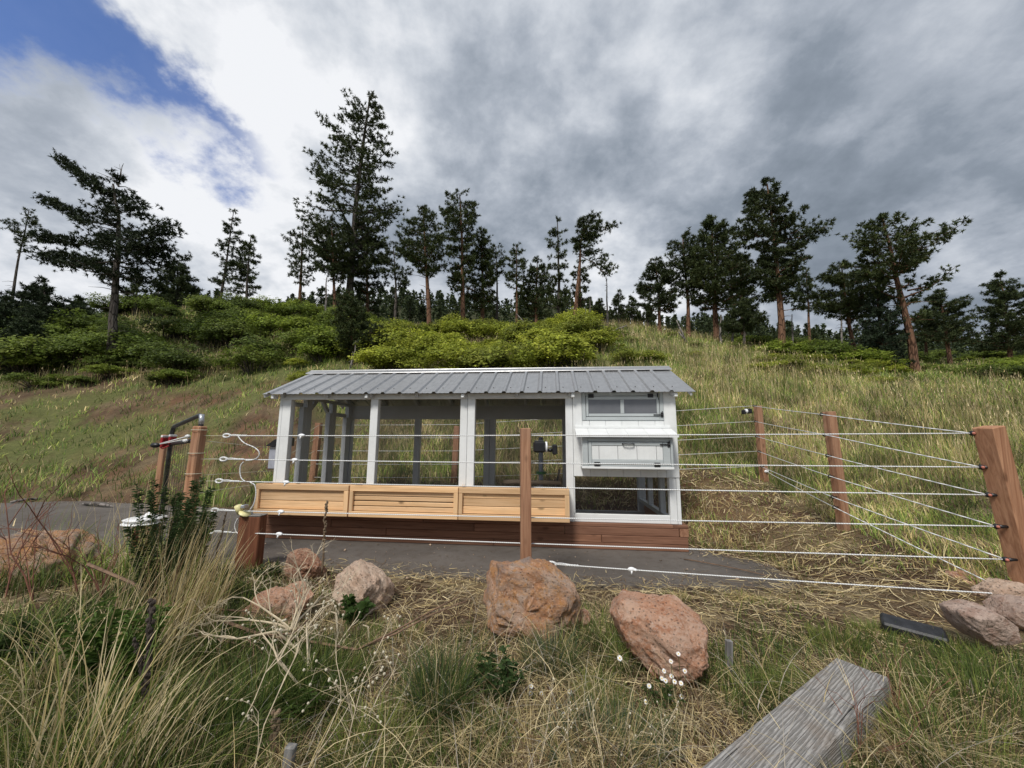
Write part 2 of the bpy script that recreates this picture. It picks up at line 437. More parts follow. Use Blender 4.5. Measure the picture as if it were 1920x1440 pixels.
def groundmat():
    m, gg, b, o = newmat('earth_and_litter')
    v = gg.node('ShaderNodeTexCoord').outputs['Object']
    a = gg.node('ShaderNodeAttribute'); a.attribute_name = 'tint'
    n1 = gg.noise(v, 1.3, 6, .65); n2 = gg.noise(v, 9.0, 6, .7, .6); n3 = gg.noise(v, 60.0, 4, .7)
    c = gg.mix(1.0, a.outputs['Color'], gg.ramp(n2, [(.25, (.55, .53, .5)), (.5, (1, 1, 1)), (.75, (1.45, 1.4, 1.25))]), 'MULTIPLY')
    c = gg.mix(1.0, c, gg.ramp(n3, [(.3, (.6, .6, .6)), (.7, (1.35, 1.35, 1.35))]), 'MULTIPLY')
    c = gg.mix(gg.m('MULTIPLY', gg.step(n1, .5, .75), .25), c, (.16, .12, .075))
    gg.put(b.inputs['Base Color'], c); b.inputs['Roughness'].default_value = .95; b.inputs['Specular IOR Level'].default_value = .1
    gg.put(b.inputs['Normal'], bumpn(gg, gg.m('ADD', n2, gg.m('MULTIPLY', n3, .6)), .8, .03))
    return m
MAT['ground'] = groundmat()
def rockmat(name, c1, c2, c3, grey=.35):
    m, gg, b, o = newmat(name)
    v = objvec(gg)
    n1 = gg.noise(v, 5.0, 6, .7, .5); n2 = gg.noise(v, 15.0, 7, .8); n3 = gg.noise(v, 44.0, 5, .85)
    vor = gg.node('ShaderNodeTexVoronoi'); gg.put(vor.inputs['Vector'], gg.vm('ADD', v, gg.vm('MULTIPLY', (.01, .01, .01), (1, 1, 1)))); vor.inputs['Scale'].default_value = 40.0; vor.inputs['Randomness'].default_value = 1.0
    c = gg.mix(gg.step(n1, .38, .62), c1, c2)
    c = gg.mix(gg.m('MULTIPLY', gg.step(n2, .46, .62), .85), c, c3)
    c = gg.mix(gg.m('MULTIPLY', gg.step(n3, .52, .64), .7), c, (.78, .60, .49))
    c = gg.mix(gg.m('MULTIPLY', gg.step(vor.outputs['Distance'], .30, .16), .6), c, (.09, .065, .052))
    c = gg.mix(gg.m('MULTIPLY', gg.step(gg.noise(v, 3.2, 6, .65), .50, .62), grey), c, gg.mix(n2, (.12, .115, .12), (.27, .25, .245)))
    gg.put(b.inputs['Base Color'], c); b.inputs['Roughness'].default_value = .85; b.inputs['Specular IOR Level'].default_value = .25
    gg.put(b.inputs['Normal'], bumpn(gg, gg.m('ADD', gg.m('ADD', n1, gg.m('MULTIPLY', n2, 1.3)), gg.m('MULTIPLY', n3, .7)), 1.0, .03))
    return m
MAT['rock_pink'] = rockmat('pink_granite', (.66, .36, .23), (.76, .50, .36), (.52, .22, .11), .12)
MAT['rock_rust'] = rockmat('rust_stained_granite', (.54, .27, .14), (.54, .40, .31), (.60, .30, .11), .6)
MAT['rock_pale'] = rockmat('pale_granite', (.72, .52, .39), (.82, .64, .50), (.60, .40, .28), .06)
MAT['rock_pink_grey'] = rockmat('greyish_pink_granite', (.58, .43, .35), (.70, .54, .45), (.46, .28, .21), .15)
MAT['rock_dark'] = rockmat('dull_red_granite', (.42, .22, .14), (.52, .31, .21), (.33, .15, .085), .2)
MAT['blade'] = tintmat('grass_blades', .32, .65, .0)
MAT['leaf'] = tintmat('oak_leaves', .42, .6, .34)
MAT['needle'] = tintmat('pine_needles', .12, .6, .16)
MAT['stem'] = tintmat('dry_stems', .0, .8, .1)
MAT['petal'] = plain('white_petals', (.82, .82, .80), .6, var=.05)
MAT['disk'] = plain('yellow_flower_centre', (.62, .42, .03), .6)
def barkmat(name, c1, c2):
    m, gg, b, o = newmat(name)
    v = objvec(gg, (6, 6, 1.6)); n = gg.noise(v, 1.6, 6, .7, .8)
    vor = gg.node('ShaderNodeTexVoronoi'); vor.feature = 'DISTANCE_TO_EDGE'; gg.put(vor.inputs['Vector'], v); vor.inputs['Scale'].default_value = 1.2
    c = gg.mix(gg.step(n, .3, .7), c1, c2)
    c = gg.mix(gg.m('SUBTRACT', 1.0, gg.step(vor.outputs['Distance'], .02, .12)), c, tuple(x*.35 for x in c1))
    gg.put(b.inputs['Base Color'], c); b.inputs['Roughness'].default_value = .9; b.inputs['Specular IOR Level'].default_value = .15
    gg.put(b.inputs['Normal'], bumpn(gg, gg.m('ADD', n, vor.outputs['Distance']), .7, .04))
    return m
MAT['bark_red'] = barkmat('reddish_pine_bark', (.15, .082, .052), (.22, .125, .08))
MAT['bark_grey'] = barkmat('grey_conifer_bark', (.085, .072, .062), (.15, .13, .115))
MAT['dead'] = barkmat('bare_dead_wood', (.20, .18, .165), (.30, .27, .25))

# ------------------------------------------------------------------ terrain
# ground surface read off the photograph: (pixel x, pixel y, distance)
CTRL = [(0, 945, 7.7), (0, 905, 9.0), (0, 840, 11), (0, 760, 13.2), (0, 720, 15.5), (0, 650, 20), (0, 612, 25), (0, 600, 33),
 (150, 941, 8.06), (150, 850, 10.6), (150, 745, 14.2), (190, 695, 16.6), (150, 640, 20), (150, 602, 26), (150, 592, 34),
 (300, 946, 7.8), (300, 860, 10), (300, 765, 13), (300, 722, 15), (300, 650, 19.5), (300, 600, 25), (300, 583, 33),
 (450, 850, 9.4), (450, 762, 11.8), (480, 705, 15), (500, 640, 20), (500, 598, 25), (500, 583, 32),
 (595, 906, 8.1), (700, 906, 8.05), (700, 785, 10.2), (700, 705, 14), (700, 650, 19), (700, 622, 24), (700, 615, 32),
 (850, 906, 8.0), (960, 905, 7.9), (960, 785, 10), (960, 705, 13.6), (960, 655, 18.5), (960, 632, 24), (960, 622, 31),
 (1200, 890, 7.6), (1200, 770, 9.8), (1200, 690, 13.2), (1200, 645, 18.5), (1150, 617, 24), (1150, 612, 31),
 (1330, 950, 5.9), (1330, 890, 7.0), (1350, 780, 9.4), (1350, 705, 13), (1335, 655, 18), (1320, 640, 23), (1320, 636, 31),
 (1435, 903, 7.15), (1500, 850, 7.9), (1550, 765, 9.8), (1550, 710, 13), (1550, 680, 17), (1550, 668, 24), (1550, 655, 34),
 (1583, 996, 4.6), (1480, 1005, 4.9), (1400, 1010, 5.2), (1700, 990, 4.4), (1750, 900, 5.7), (1750, 800, 8.3), (1740, 735, 12), (1740, 715, 15), (1740, 698, 22), (1740, 668, 34),
 (1915, 1125, 3.1), (1900, 940, 4.6), (1900, 850, 5.9), (1900, 770, 9), (1910, 730, 13), (1910, 700, 22), (1910, 662, 34)]
pts = [at(*c) for c in CTRL]
# near ground, given directly
NEAR = [(-9, 4.3, 0), (-6, 5.2, 0), (-4, 6, 0), (-6.5, 3.2, .02), (-4.2, 3.0, .05), (-2.4, 3.2, 0), (-1, 3.2, -.02), (.3, 3.0, -.03), (1.2, 3.0, -.02), (2.2, 3.3, .0), (2.7, 4.1, .0),
        (-3, 1.8, .03), (-1.5, 1.6, -.02), (0, 1.5, -.05), (1.2, 1.7, -.02), (2.4, 2.2, 0), (3.0, 2.6, -.04), (3.4, 2.7, -.02), (3.3, 1.6, .0), (0, .8, -.05), (1.2, .7, -.03), (-1.2, .8, -.03), (-3, 5, 0), (0, 4.4, 0), (2, 4.7, 0), (-2, 7, .08), (0.5, 6.6, .08), (2.2, 6.3, .1)]
pts += [np.array(p, float) for p in NEAR]
CP = np.array(pts)
def warpc(X, Y):
    az = np.arctan2(X, Y); r = np.hypot(X, Y); return az*1.5, np.log(np.maximum(r, .3)), r
_u, _v, _r = warpc(CP[:, 0], CP[:, 1])
def kern(d2): return np.where(d2 > 1e-12, .5*d2*np.log(np.maximum(d2, 1e-12)), 0)
_n = len(CP); _A = np.zeros((_n+3, _n+3)); _d2 = (_u[:, None]-_u[None])**2+(_v[:, None]-_v[None])**2
_A[:_n, :_n] = kern(_d2)+np.eye(_n)*.004
_A[:_n, _n:] = np.c_[np.ones(_n), _u, _v]; _A[_n:, :_n] = _A[:_n, _n:].T
_w = np.linalg.solve(_A, np.r_[CP[:, 2]/_r, 0, 0, 0])
def rbf(X, Y):
    X = np.asarray(X, float).ravel(); Y = np.asarray(Y, float).ravel(); out_ = np.empty(len(X))
    for i in range(0, len(X), 20000):
        x, y = X[i:i+20000], Y[i:i+20000]
        u, v, r = warpc(x, y); uc = np.clip(u, -1.62, 1.62); vc = np.clip(v, math.log(.7), math.log(55))
        d2 = (uc[:, None]-_u[None])**2+(vc[:, None]-_v[None])**2
        t = kern(d2) @ _w[:_n]+_w[_n]+_w[_n+1]*uc+_w[_n+2]*vc
        back = 1-sstep(1.7, 2.8, np.abs(u))
        far = np.where(r > 50, 50+(r-50)*.25, r)
        out_[i:i+20000] = t*far*back-.03*r*(1-back)
    return out_
CX, CY, CYAW, CW, CD = -3.19, 5.293, -.1008, 5.25, 1.8        # the coop's front left corner, turn, length, depth
def coop_local(X, Y):
    c, s = math.cos(CYAW), math.sin(CYAW); return (X-CX)*c+(Y-CY)*s, -(X-CX)*s+(Y-CY)*c
def coop_world(u, w, z=0):
    c, s = math.cos(CYAW), math.sin(CYAW); return np.array([CX+u*c-w*s, CY+u*s+w*c, z])
_edge = [(-16, 4.6), (-9, 4.15), (-5.2, 4.05), (-3.6, 4.0), (-2.16, 4.14), (-1.01, 3.91), (-.28, 3.76), (.5, 3.66), (1.13, 3.58), (1.76, 3.62), (2.40, 3.57), (2.68, 3.78), (2.74, 4.30), (2.42, 4.74),
         tuple(coop_world(5.15, .4)[:2]), tuple(coop_world(5.1, .75)[:2]), tuple(coop_world(.1, .75)[:2]), tuple(coop_world(-.2, 1.2)[:2]), (-4.6, 7.2), (-6.9, 7.8), (-8.75, 8.06), (-10.5, 7.7), (-16, 7.0)]
ROAD = []
for i in range(len(_edge)):
    a, b = np.array(_edge[i]), np.array(_edge[(i+1) % len(_edge)]); n = max(1, int(np.linalg.norm(b-a)/.16))
    for k in range(n):
        p = a+(b-a)*k/n; j = .13*(fbm(p[0]*2.1, p[1]*2.1, 5)-.5)*2+.06*(vnoise(p[0]*9, p[1]*9, 3)-.5)
        ROAD.append((p[0]+j*.4, p[1]+j))
ROAD = np.array(ROAD)
def road_sd(X, Y):
    X = np.asarray(X, float).ravel(); Y = np.asarray(Y, float).ravel(); D = np.empty(len(X))
    A = np.array(_edge); B = np.roll(A, -1, 0); E_ = B-A
    for i in range(0, len(X), 40000):
        x = X[i:i+40000, None]; y = Y[i:i+40000, None]
        t = np.clip(((x-A[:, 0])*E_[:, 0]+(y-A[:, 1])*E_[:, 1])/(E_**2).sum(1), 0, 1)
        d = np.hypot(x-A[:, 0]-t*E_[:, 0], y-A[:, 1]-t*E_[:, 1]).min(1)
        cr = ((A[:, 1] > y) != (B[:, 1] > y)) & (x < E_[:, 0]*(y-A[:, 1])/(E_[:, 1]+1e-12)+A[:, 0])
        D[i:i+40000] = np.where(cr.sum(1) % 2 == 1, -d, d)
    return D
def gz(X, Y):
    sh = np.shape(X); X = np.asarray(X, float).ravel(); Y = np.asarray(Y, float).ravel()
    z = rbf(X, Y); r = np.hypot(X, Y)
    amp = .02+.05*sstep(3, 9, r)+.16*sstep(10, 22, r)
    z = z+amp*(fbm(X*.7, Y*.7, 2)-.5)*1.4+.03*(fbm(X*3.1, Y*3.1, 9)-.5)
    sd_ = road_sd(X, Y)
    z = np.where(sd_ < 0, -.03, -.03+(z+.03)*sstep(0, .55, sd_)+.012*sstep(0, .06, sd_))
    u, w = coop_local(X, Y)
    dc = np.maximum(np.maximum(-.1-u, u-(CW+.07)), np.maximum(-.1-w, w-(CD+.03)))      # distance outside the footprint
    z = np.where(dc < .02, np.minimum(z, .03), np.minimum(z, .05+np.maximum(dc, 0)*1.1))
    return z.reshape(sh) if sh else float(z[0])

# soil and turf colours of the ground itself (what lies between the blades)
def gcol(X, Y):
    n1 = fbm(X*.6, Y*.6, 31); n2 = fbm(X*2.3, Y*2.3, 37)
    soil = np.array([.088, .058, .038]); red = np.array([.19, .098, .058]); straw = np.array([.27, .215, .125]); green = np.array([.115, .135, .045])
    r = np.hypot(X, Y)
    c = soil[None]+(straw-soil)[None]*(sstep(.35, .7, n2)*(1-.6*sstep(-3.5, -5, X)*sstep(6, 8, Y)))[:, None]
    gr = sstep(.35, .65, n1)*sstep(7, 11, r)
    c = c+(green[None]-c)*(gr*.8)[:, None]
    # the scraped reddish bank left of the gate
    bank = np.exp(-(((X+7.2)/3.4)**2+((Y-9.6-(X+7.2)*-.12)/1.3)**2))+.8*np.exp(-(((X+10.5)/3.0)**2+((Y-13.2)/.8)**2))
    c = c+(red[None]-c)*(np.clip(bank*.75, 0, 1)*sstep(.48, .60, fbm(X*3.4, Y*5.0, 41)))[:, None]
    # fresh earth behind and beside the coop
    u, w = coop_local(X, Y)
    cut = np.exp(-(((u-5.9)/1.3)**2+((w-1.4)/1.2)**2))+np.exp(-((w-2.1)/.5)**2)*(np.abs(u-2.6) < 3.4)
    c = c+(np.array([.105, .052, .03])[None]-c)*np.clip(cut*.8, 0, .85)[:, None]
    far = sstep(26, 40, r)
    c = c+(np.array([.075, .085, .035])[None]-c)*(far*.7)[:, None]
    return c
az = np.concatenate([np.linspace(-math.pi, -1.2, 40)[:-1], np.linspace(-1.2, 1.2, 330), np.linspace(1.2, math.pi, 40)[1:-1]])
rr = np.concatenate([[.05, .3, .6], np.geomspace(.9, 46, 230), np.geomspace(50, 2500, 26)])
AA, RR_ = np.meshgrid(az, rr, indexing='ij'); GX = (RR_*np.sin(AA)); GY = (RR_*np.cos(AA)); GZ = gz(GX, GY)
na, nr = AA.shape; I = np.arange(na*nr).reshape(na, nr); I2 = np.roll(I, -1, 0)
FQ = np.stack([I[:, :-1], I2[:, :-1], I2[:, 1:], I[:, 1:]], -1).reshape(-1, 4)
npobj('ground', np.c_[GX.ravel(), GY.ravel(), GZ.ravel()], FQ, MAT['ground'], col=gcol(GX.ravel(), GY.ravel()), smooth=True)['kind'] = 'structure'
# asphalt pad and drive: one sheet with a crumbled edge
me = bpy.data.meshes.new('asphalt_drive')
_n0 = len(ROAD); _low = [(x, y, -.03) for x, y in ROAD]; _up = [(x, y, .0) for x, y in ROAD]
me.from_pydata(_up+_low, [], [tuple(range(_n0))]+[(i, i+_n0, (i+1) % _n0+_n0, (i+1) % _n0) for i in range(_n0)])
me.materials.append(MAT['asphalt']); me.update()
tag(link(bpy.data.objects.new('asphalt_drive', me)), kind='structure')

# ------------------------------------------------------------------ timber footing
W_, D_ = CW, CD
foot = empty('timber_footing', coop_world(0, 0, 0), CYAW)
tag(foot, 'low footing of stacked reddish brown timbers under the white chicken coop', 'footing')
COURSES = [(.002, .078), (.080, .163), (.165, .258), (.260, .298)]
CUTS = [[-.09, .95, 3.0, 5.30], [-.09, 1.62, 4.3, 5.30], [-.07, .88, 2.75, 3.86, 5.2], [-.07, 2.1, 5.14, 5.31]]
for (z0, z1), cuts in zip(COURSES, CUTS):
    for a, b in zip(cuts[:-1], cuts[1:]):
        j = random.uniform(-.004, .004)
        boxpart('timber', (a+.002, -.045+j, z0), (b-.002, .055+j, z1), MAT['timber'], foot, .005)
for k, (z0, z1) in enumerate(COURSES):
    boxpart('timber', (5.205, -.047 if k == 2 else .058, z0+.001), (5.302+.003*k, 1.84, z1-.001), MAT['timber_y'], foot, .005)
    boxpart('timber', (-.085, .058, z0+.001), (.012, 1.84, z1-.001), MAT['timber_y'], foot, .005)
# ------------------------------------------------------------------ chicken coop
coop = empty('chicken_coop', coop_world(0, 0, 0), CYAW)
tag(coop, 'white and grey chicken coop with ribbed metal roof and open wire run on timber footing', 'chicken coop')
ZB, ZH = .300, 1.815
wv, wh, inn = MAT['white_v'], MAT['white_h'], MAT['inner']
# front posts
for a, b in [(-.012, .03), (.032, .155), (1.298, 1.402), (2.528, 2.622), (2.626, 2.722), (3.893, 3.983)]:
    boxpart('front_post', (a, 0, ZB), (b, .09, ZH), wv, coop)
boxpart('front_post', (5.125, .001, ZB), (5.205, .09, .843), wv, coop); boxpart('front_post', (5.208, -.003, ZB), (5.25, .09, .843), wv, coop)
for a, b in [(-.012, 1.35), (1.352, 2.624), (2.626, 3.983)]:
    boxpart('header_beam', (a, -.004, ZH), (b, .045, 1.888), wh, coop)
boxpart('bottom_rail', (.157, .004, ZB+.001), (3.890, .05, .397), wh, coop)
boxpart('bottom_rail', (3.985, .003, ZB+.001), (5.123, .05, .397), wh, coop)
boxpart('door_jamb', (3.985, .002, .399), (3.998, .06, .843), wv, coop)
# back frame
for a, b in [(.03, .13), (1.298, 1.400), (2.55, 2.645), (2.65, 2.745), (3.90, 4.0), (5.12, 5.24)]:
    boxpart('back_post', (a, D_-.09, .10), (b, D_, 1.64), inn, coop)
boxpart('back_header', (0, D_-.085, 1.64), (W_, D_-.005, 1.88), inn, coop)
boxpart('back_sill', (0, D_-.13, .086), (W_, D_-.092, .155), inn, coop)
# left gable end: window, door and window frames
for a, b, zt in [(.355, .43, 1.745), (.432, .55, 1.86), (1.03, 1.10, 1.70), (1.102, 1.22, 1.86), (1.56, 1.62, 1.66), (1.622, 1.70, 1.86)]:
    boxpart('side_post', (.035, a, ZB), (.11, b, zt), inn, coop)
for a, b, z0, z1 in [(.092, .353, 1.745, 1.80), (1.222, 1.558, 1.66, 1.72), (.092, 1.70, 1.862, 1.91)]:
    boxpart('side_rail', (.04, a, z0), (.10, b, z1), inn, coop)
boxpart('side_rail', (.04, .092, ZB), (.10, .353, .40), inn, coop); boxpart('side_rail', (.04, 1.222, ZB), (.10, 1.558, .40), inn, coop)
for a, za, b, zb in [(.55, 1.72, .70, 1.87), (1.03, 1.72, .88, 1.87)]:
    MB().beam((.065, a, za), (.065, b, zb), .05, .06).build('door_brace', inn, coop)
# right gable end below the henhouse
for a, b in [(.45, .535), (1.08, 1.15)]:
    boxpart('side_post', (5.13, a, ZB), (5.20, b, .84), inn, coop)
boxpart('side_rail', (5.13, .092, ZB), (5.2, 1.70, .36), inn, coop)
# henhouse
PL = [3.985, 4.10, 4.192, 4.39, 4.59, 4.79, 4.99, 5.10, 5.25]
for a, b in zip(PL[:-1], PL[1:]):
    side = b <= 4.11 or a >= 5.09
    boxpart('siding_plank', (a+.0012, -.012, .845), (b-.0012, .012, 1.90 if side else 1.533), wv, coop, .003)
boxpart('siding_backing', (3.99, .0125, .85), (5.24, .022, 1.53), wv, coop)
for k in range(9):
    boxpart('siding_plank', (5.238, .024+.197*k, .846), (5.252, .024+.197*k+.194, 1.90), wv, coop, .003)
    boxpart('siding_plank', (3.985, .024+.197*k, .846), (3.999, .024+.197*k+.194, 1.90), inn, coop, .003)
boxpart('henhouse_back', (3.99, D_-.02, .846), (5.25, D_, 1.90), wv, coop)
boxpart('henhouse_floor', (4.0, .024, .846), (5.237, D_-.022, .862), inn, coop)
# hopper window
tr = MAT['trim']
win = boxpart('window_frame', (4.102, -.022, 1.535), (4.147, .0, 1.888), tr, coop)
boxpart('frame_board', (5.053, -.022, 1.535), (5.10, .0, 1.888), tr, win); boxpart('frame_board', (4.149, -.022, 1.535), (5.051, 0, 1.577), tr, win); boxpart('frame_board', (4.149, -.022, 1.842), (5.051, 0, 1.888), tr, win)
sash = boxpart('sash', (4.152, -.026, 1.583), (4.181, -.004, 1.838), tr, coop)
for lo, hi in [((5.018, -.026, 1.583), (5.047, -.004, 1.838)), ((4.183, -.026, 1.583), (5.016, -.004, 1.618)), ((4.183, -.026, 1.799), (5.016, -.004, 1.838)), ((4.577, -.025, 1.62), (4.622, -.004, 1.797))]:
    boxpart('sash_board', lo, hi, tr, sash)
for a, b in [(4.179, 4.579), (4.62, 5.02)]:
    boxpart('pane', (a, -.012, 1.616), (b, -.008, 1.801), MAT['glass'], sash, .0005)
boxpart('interior_shade_sheet', (4.15, .02, 1.58), (5.05, .03, 1.86), MAT['black'], coop)  # black sheet behind the panes, its colour standing in for the unlit interior
ir = MAT['iron']
def hinge(u, z, w, parent): 
    m = MB().box((u-.034, w-.007, z+.002), (u+.034, w, z+.024), .002).box((u-.034, w-.006, z-.024), (u+.034, w, z-.002), .002)
    m.tube([(u-.034, w-.006, z), (u+.034, w-.006, z)], .005, 8); m.build('hinge', ir, parent)
def latch(u, z, w, parent):
    m = MB().box((u-.013, w-.010, z-.030), (u+.018, w, z+.030), .003).box((u-.10, w-.014, z-.006), (u+.02, w-.004, z+.006), .002)
    m.ell((u+.004, w-.014, z), (.012, .008, .012)); m.tube([(u, w-.01, z+.01), (u+.004, w-.022, z+.045)], .005, 6); m.build('latch', ir, parent)
hinge(4.215, 1.842, -.026, sash); hinge(4.945, 1.842, -.026, sash); latch(5.072, 1.603, -.024, sash)
MB().box((5.025, -.036, 1.822), (5.04, -.026, 1.875), .002).tube([(5.034, -.031, 1.83), (5.044, -.031, 1.79)], .003, 5).build('window_stay', ir, sash)
# nesting box on the front
WB = -.25
box = boxpart('nest_box', (4.075, WB+.02, .985), (4.10, -.014, 1.325), wv, coop)
boxpart('side_board', (5.095, WB+.02, .985), (5.12, -.014, 1.325), wv, box)
boxpart('floor_board', (4.07, WB-.004, .955), (5.122, -.014, .983), wh, box)
for lo, hi in [((4.078, WB, .985), (4.143, WB+.018, 1.318)), ((5.09, WB, .985), (5.118, WB+.018, 1.318)), ((4.145, WB, .985), (5.088, WB+.018, 1.003)), ((4.145, WB, 1.272), (5.088, WB+.018, 1.318))]:
    boxpart('face_board', lo, hi, tr, box)
nd = boxpart('nest_door', (4.148, WB-.004, 1.006), (4.186, WB+.014, 1.268), tr, coop)
for lo, hi in [((5.004, WB-.004, 1.006), (5.085, WB+.014, 1.268)), ((4.188, WB-.004, 1.006), (5.002, WB+.014, 1.064)), ((4.188, WB-.004, 1.226), (5.002, WB+.014, 1.268))]:
    boxpart('door_board', lo, hi, tr, nd)
for a, b in zip([4.187, 4.272, 4.49, 4.71, 4.93], [4.271, 4.489, 4.709, 4.929, 5.003]):
    boxpart('door_panel', (a+.0015, WB+.003, 1.065), (b-.0015, WB+.014, 1.225), wv, nd, .002)
hinge(4.246, 1.0105, WB-.004, nd); hinge(4.93, 1.0105, WB-.004, nd); latch(5.068, 1.243, WB-.005, nd)
MB().tube([(4.545, WB-.004, 1.247), (4.552, WB-.03, 1.247), (4.61, WB-.035, 1.245), (4.668, WB-.03, 1.247), (4.675, WB-.004, 1.247)], [.009, .007, .006, .007, .009], 8).build('handle', ir, nd)
# its sloping lid of boards, with a batten at the wall
lid = boxpart('lid_batten', (4.005, -.035, 1.436), (5.17, -.0125, 1.468), wh, coop)
LU = [4.005, 4.16, 4.385, 4.61, 4.84, 5.06, 5.175]
for a, b in zip(LU[:-1], LU[1:]):
    m = MB(); y0, z0, y1, z1 = -.0125, 1.440, -.31, 1.345
    m.add([(a+.0012, y0, z0), (b-.0012, y0, z0), (b-.0012, y1, z1), (a+.0012, y1, z1), (a+.0012, y0, z0-.02), (b-.0012, y0, z0-.02), (b-.0012, y1, z1-.02), (a+.0012, y1, z1-.02)],
          [(0, 3, 2, 1), (4, 5, 6, 7), (0, 1, 5, 4), (3, 7, 6, 2), (0, 4, 7, 3), (1, 2, 6, 5)]).build('lid_board', wv, lid)
# roof
RZ0, RZ1, RW0, RW1 = 1.878, 2.352, -.13, .90
U0, U1 = -.185, 5.455
roof = empty('roof', (0, 0, 0), 0, coop)
def sheet(u0, ribs, u1, back):
    prof = [(u0, 0.0)]
    for r_ in ribs: prof += [(r_-.030, 0), (r_-.014, .022), (r_+.014, .022), (r_+.030, 0)]
    for q in range(len(ribs)-1):
        for f_ in (.36, .64):
            c = ribs[q]+(ribs[q+1]-ribs[q])*f_; prof += [(c-.012, 0), (c-.005, .003), (c+.005, .003), (c+.012, 0)]
    prof += [(u1, 0)]; prof.sort()
    sl = math.atan2(RZ1-RZ0, RW1-RW0); nx, nz = -math.sin(sl), math.cos(sl)
    V = []; k = len(prof)
    for t in (0, 1):
        for th in (0, -.003):
            for u, h in prof:
                w = RW0+(RW1-RW0)*t+nx*(h+th); z = RZ0+(RZ1-RZ0)*t+nz*(h+th)
                if back: w = 2*RW1-w
                V.append((u, w, z))
    F = []
    for i in range(k-1):
        F += [(i, i+1, 2*k+i+1, 2*k+i), (k+i+1, k+i, 3*k+i, 3*k+i+1), (i+1, i, k+i, k+i+1), (2*k+i, 2*k+i+1, 3*k+i+1, 3*k+i)]
    F += [(0, 2*k, 3*k, k), (k-1, 2*k-1, 4*k-1, 3*k-1)]
    return MB().add(V, F).build('roof_sheet', MAT['roof'], roof)
RIB = .2286; ribs = [U0+.10+RIB*i for i in range(24)]
groups = [ribs[i:i+4] for i in range(0, 24, 4)]
for back in (False, True):
    for gi, rb in enumerate(groups):
        a = U0 if gi == 0 else rb[0]-.034; b = U1 if gi == 5 else groups[gi+1][0]-.036
        sheet(a, rb, b, back)
m = MB()
for ss in (-1, 1):
    c0 = (RW1, RZ1+.034); c1 = (RW1+ss*.13, RZ1+.034-.13*.47)
    V = [(U0-.012, c0[0], c0[1]), (U1+.012, c0[0], c0[1]), (U1+.012, c1[0], c1[1]), (U0-.012, c1[0], c1[1]), (U1+.012, c1[0]+ss*.004, c1[1]-.012), (U0-.012, c1[0]+ss*.004, c1[1]-.012)]
    m.add(V, [(0, 1, 2, 3) if ss > 0 else (3, 2, 1, 0), (3, 2, 4, 5)])
m.tube([(U0-.012, RW1, RZ1+.030), (U1+.012, RW1, RZ1+.030)], .011, 8)
m.build('ridge_cap', MAT['roof'], roof)
m = MB()
sl = (RZ1-RZ0)/(RW1-RW0)
for i in range(24):
    u = ribs[i]+.068
    for w in (.06,):
        m.ell((u, w, RZ0+(w-RW0)*sl+.004), (.0075, .0075, .006), 6, 4)
m.build('roof_screws', MAT['iron'], roof)['kind'] = 'stuff'
for ss in (0, 1):      # gable rakes
    uu = U0+.02 if ss == 0 else U1-.045
    for bk in (0, 1):
        a = (uu, RW0+.02, RZ0-.028); b = (uu, RW1, RZ1-.030)
        if bk: a = (a[0], 2*RW1-a[1], a[2])
        MB().beam(a, b, .022, .04).build('rake_board', wh, roof)
for u in [.06, 1.32, 2.58, 3.95, 5.2, .70, 1.95, 3.27]:
    for bk in (0, 1):
        a = (u, RW0+.06, RZ0+.06*sl-.045); b = (u, RW1-.008, RZ1-.045)
        if bk: a = (a[0], 2*RW1-a[1], a[2]); b = (u, RW1+.008, b[2])
        MB().beam(a, b, .04, .07).build('rafter', inn, roof)
for w in (.25, .6, 1.2, 1.55):
    z = RZ0+((w if w < RW1 else 2*RW1-w)-RW0)*sl-.018
    boxpart('purlin', (U0+.05, w-.03, z-.012), (U1-.05, w+.03, z+.006), inn, roof)
MB().box((.0, .87, 2.19), (W_, .93, 2.31)).build('ridge_beam', inn, roof)
for u in (-.055, 1.275, 2.575, 3.985, 5.232):
    boxpart('rafter_tail', (u-.02, -.105, 1.822), (u+.02, -.015, 1.872), wh, coop)
# wire mesh in the openings
mm = MAT['mesh']
def wiremesh(a, b, ax, c):
    (x0, z0), (x1, z1) = a, b
    V = [(x0, c, z0), (x1, c, z0), (x1, c, z1), (x0, c, z1)] if ax == 1 else [(c, x0, z0), (c, x1, z0), (c, x1, z1), (c, x0, z1)]
    MB().add(V, [(0, 1, 2, 3)]).build('wire_mesh', mm, coop)
for a, b in [(.15, 1.30), (1.40, 2.53), (2.72, 3.895)]: wiremesh((a, .398), (b, ZH), 1, .06)
wiremesh((3.998, .398), (5.125, .843), 1, .06)
for a, b in [(.13, 1.298), (1.40, 2.55), (2.745, 3.9), (4.0, 5.12)]: wiremesh((a, .156), (b, 1.64 if b < 5 else .846), 1, D_-.02)
for a, b, zt in [(.092, .354, 1.745), (.55, 1.03, 1.86), (1.222, 1.56, 1.66)]: wiremesh((a, .40), (b, zt), 0, .05)
for a, b in [(.092, .45), (.535, 1.08), (1.15, 1.70)]: wiremesh((a, .36), (b, .845), 0, 5.165)
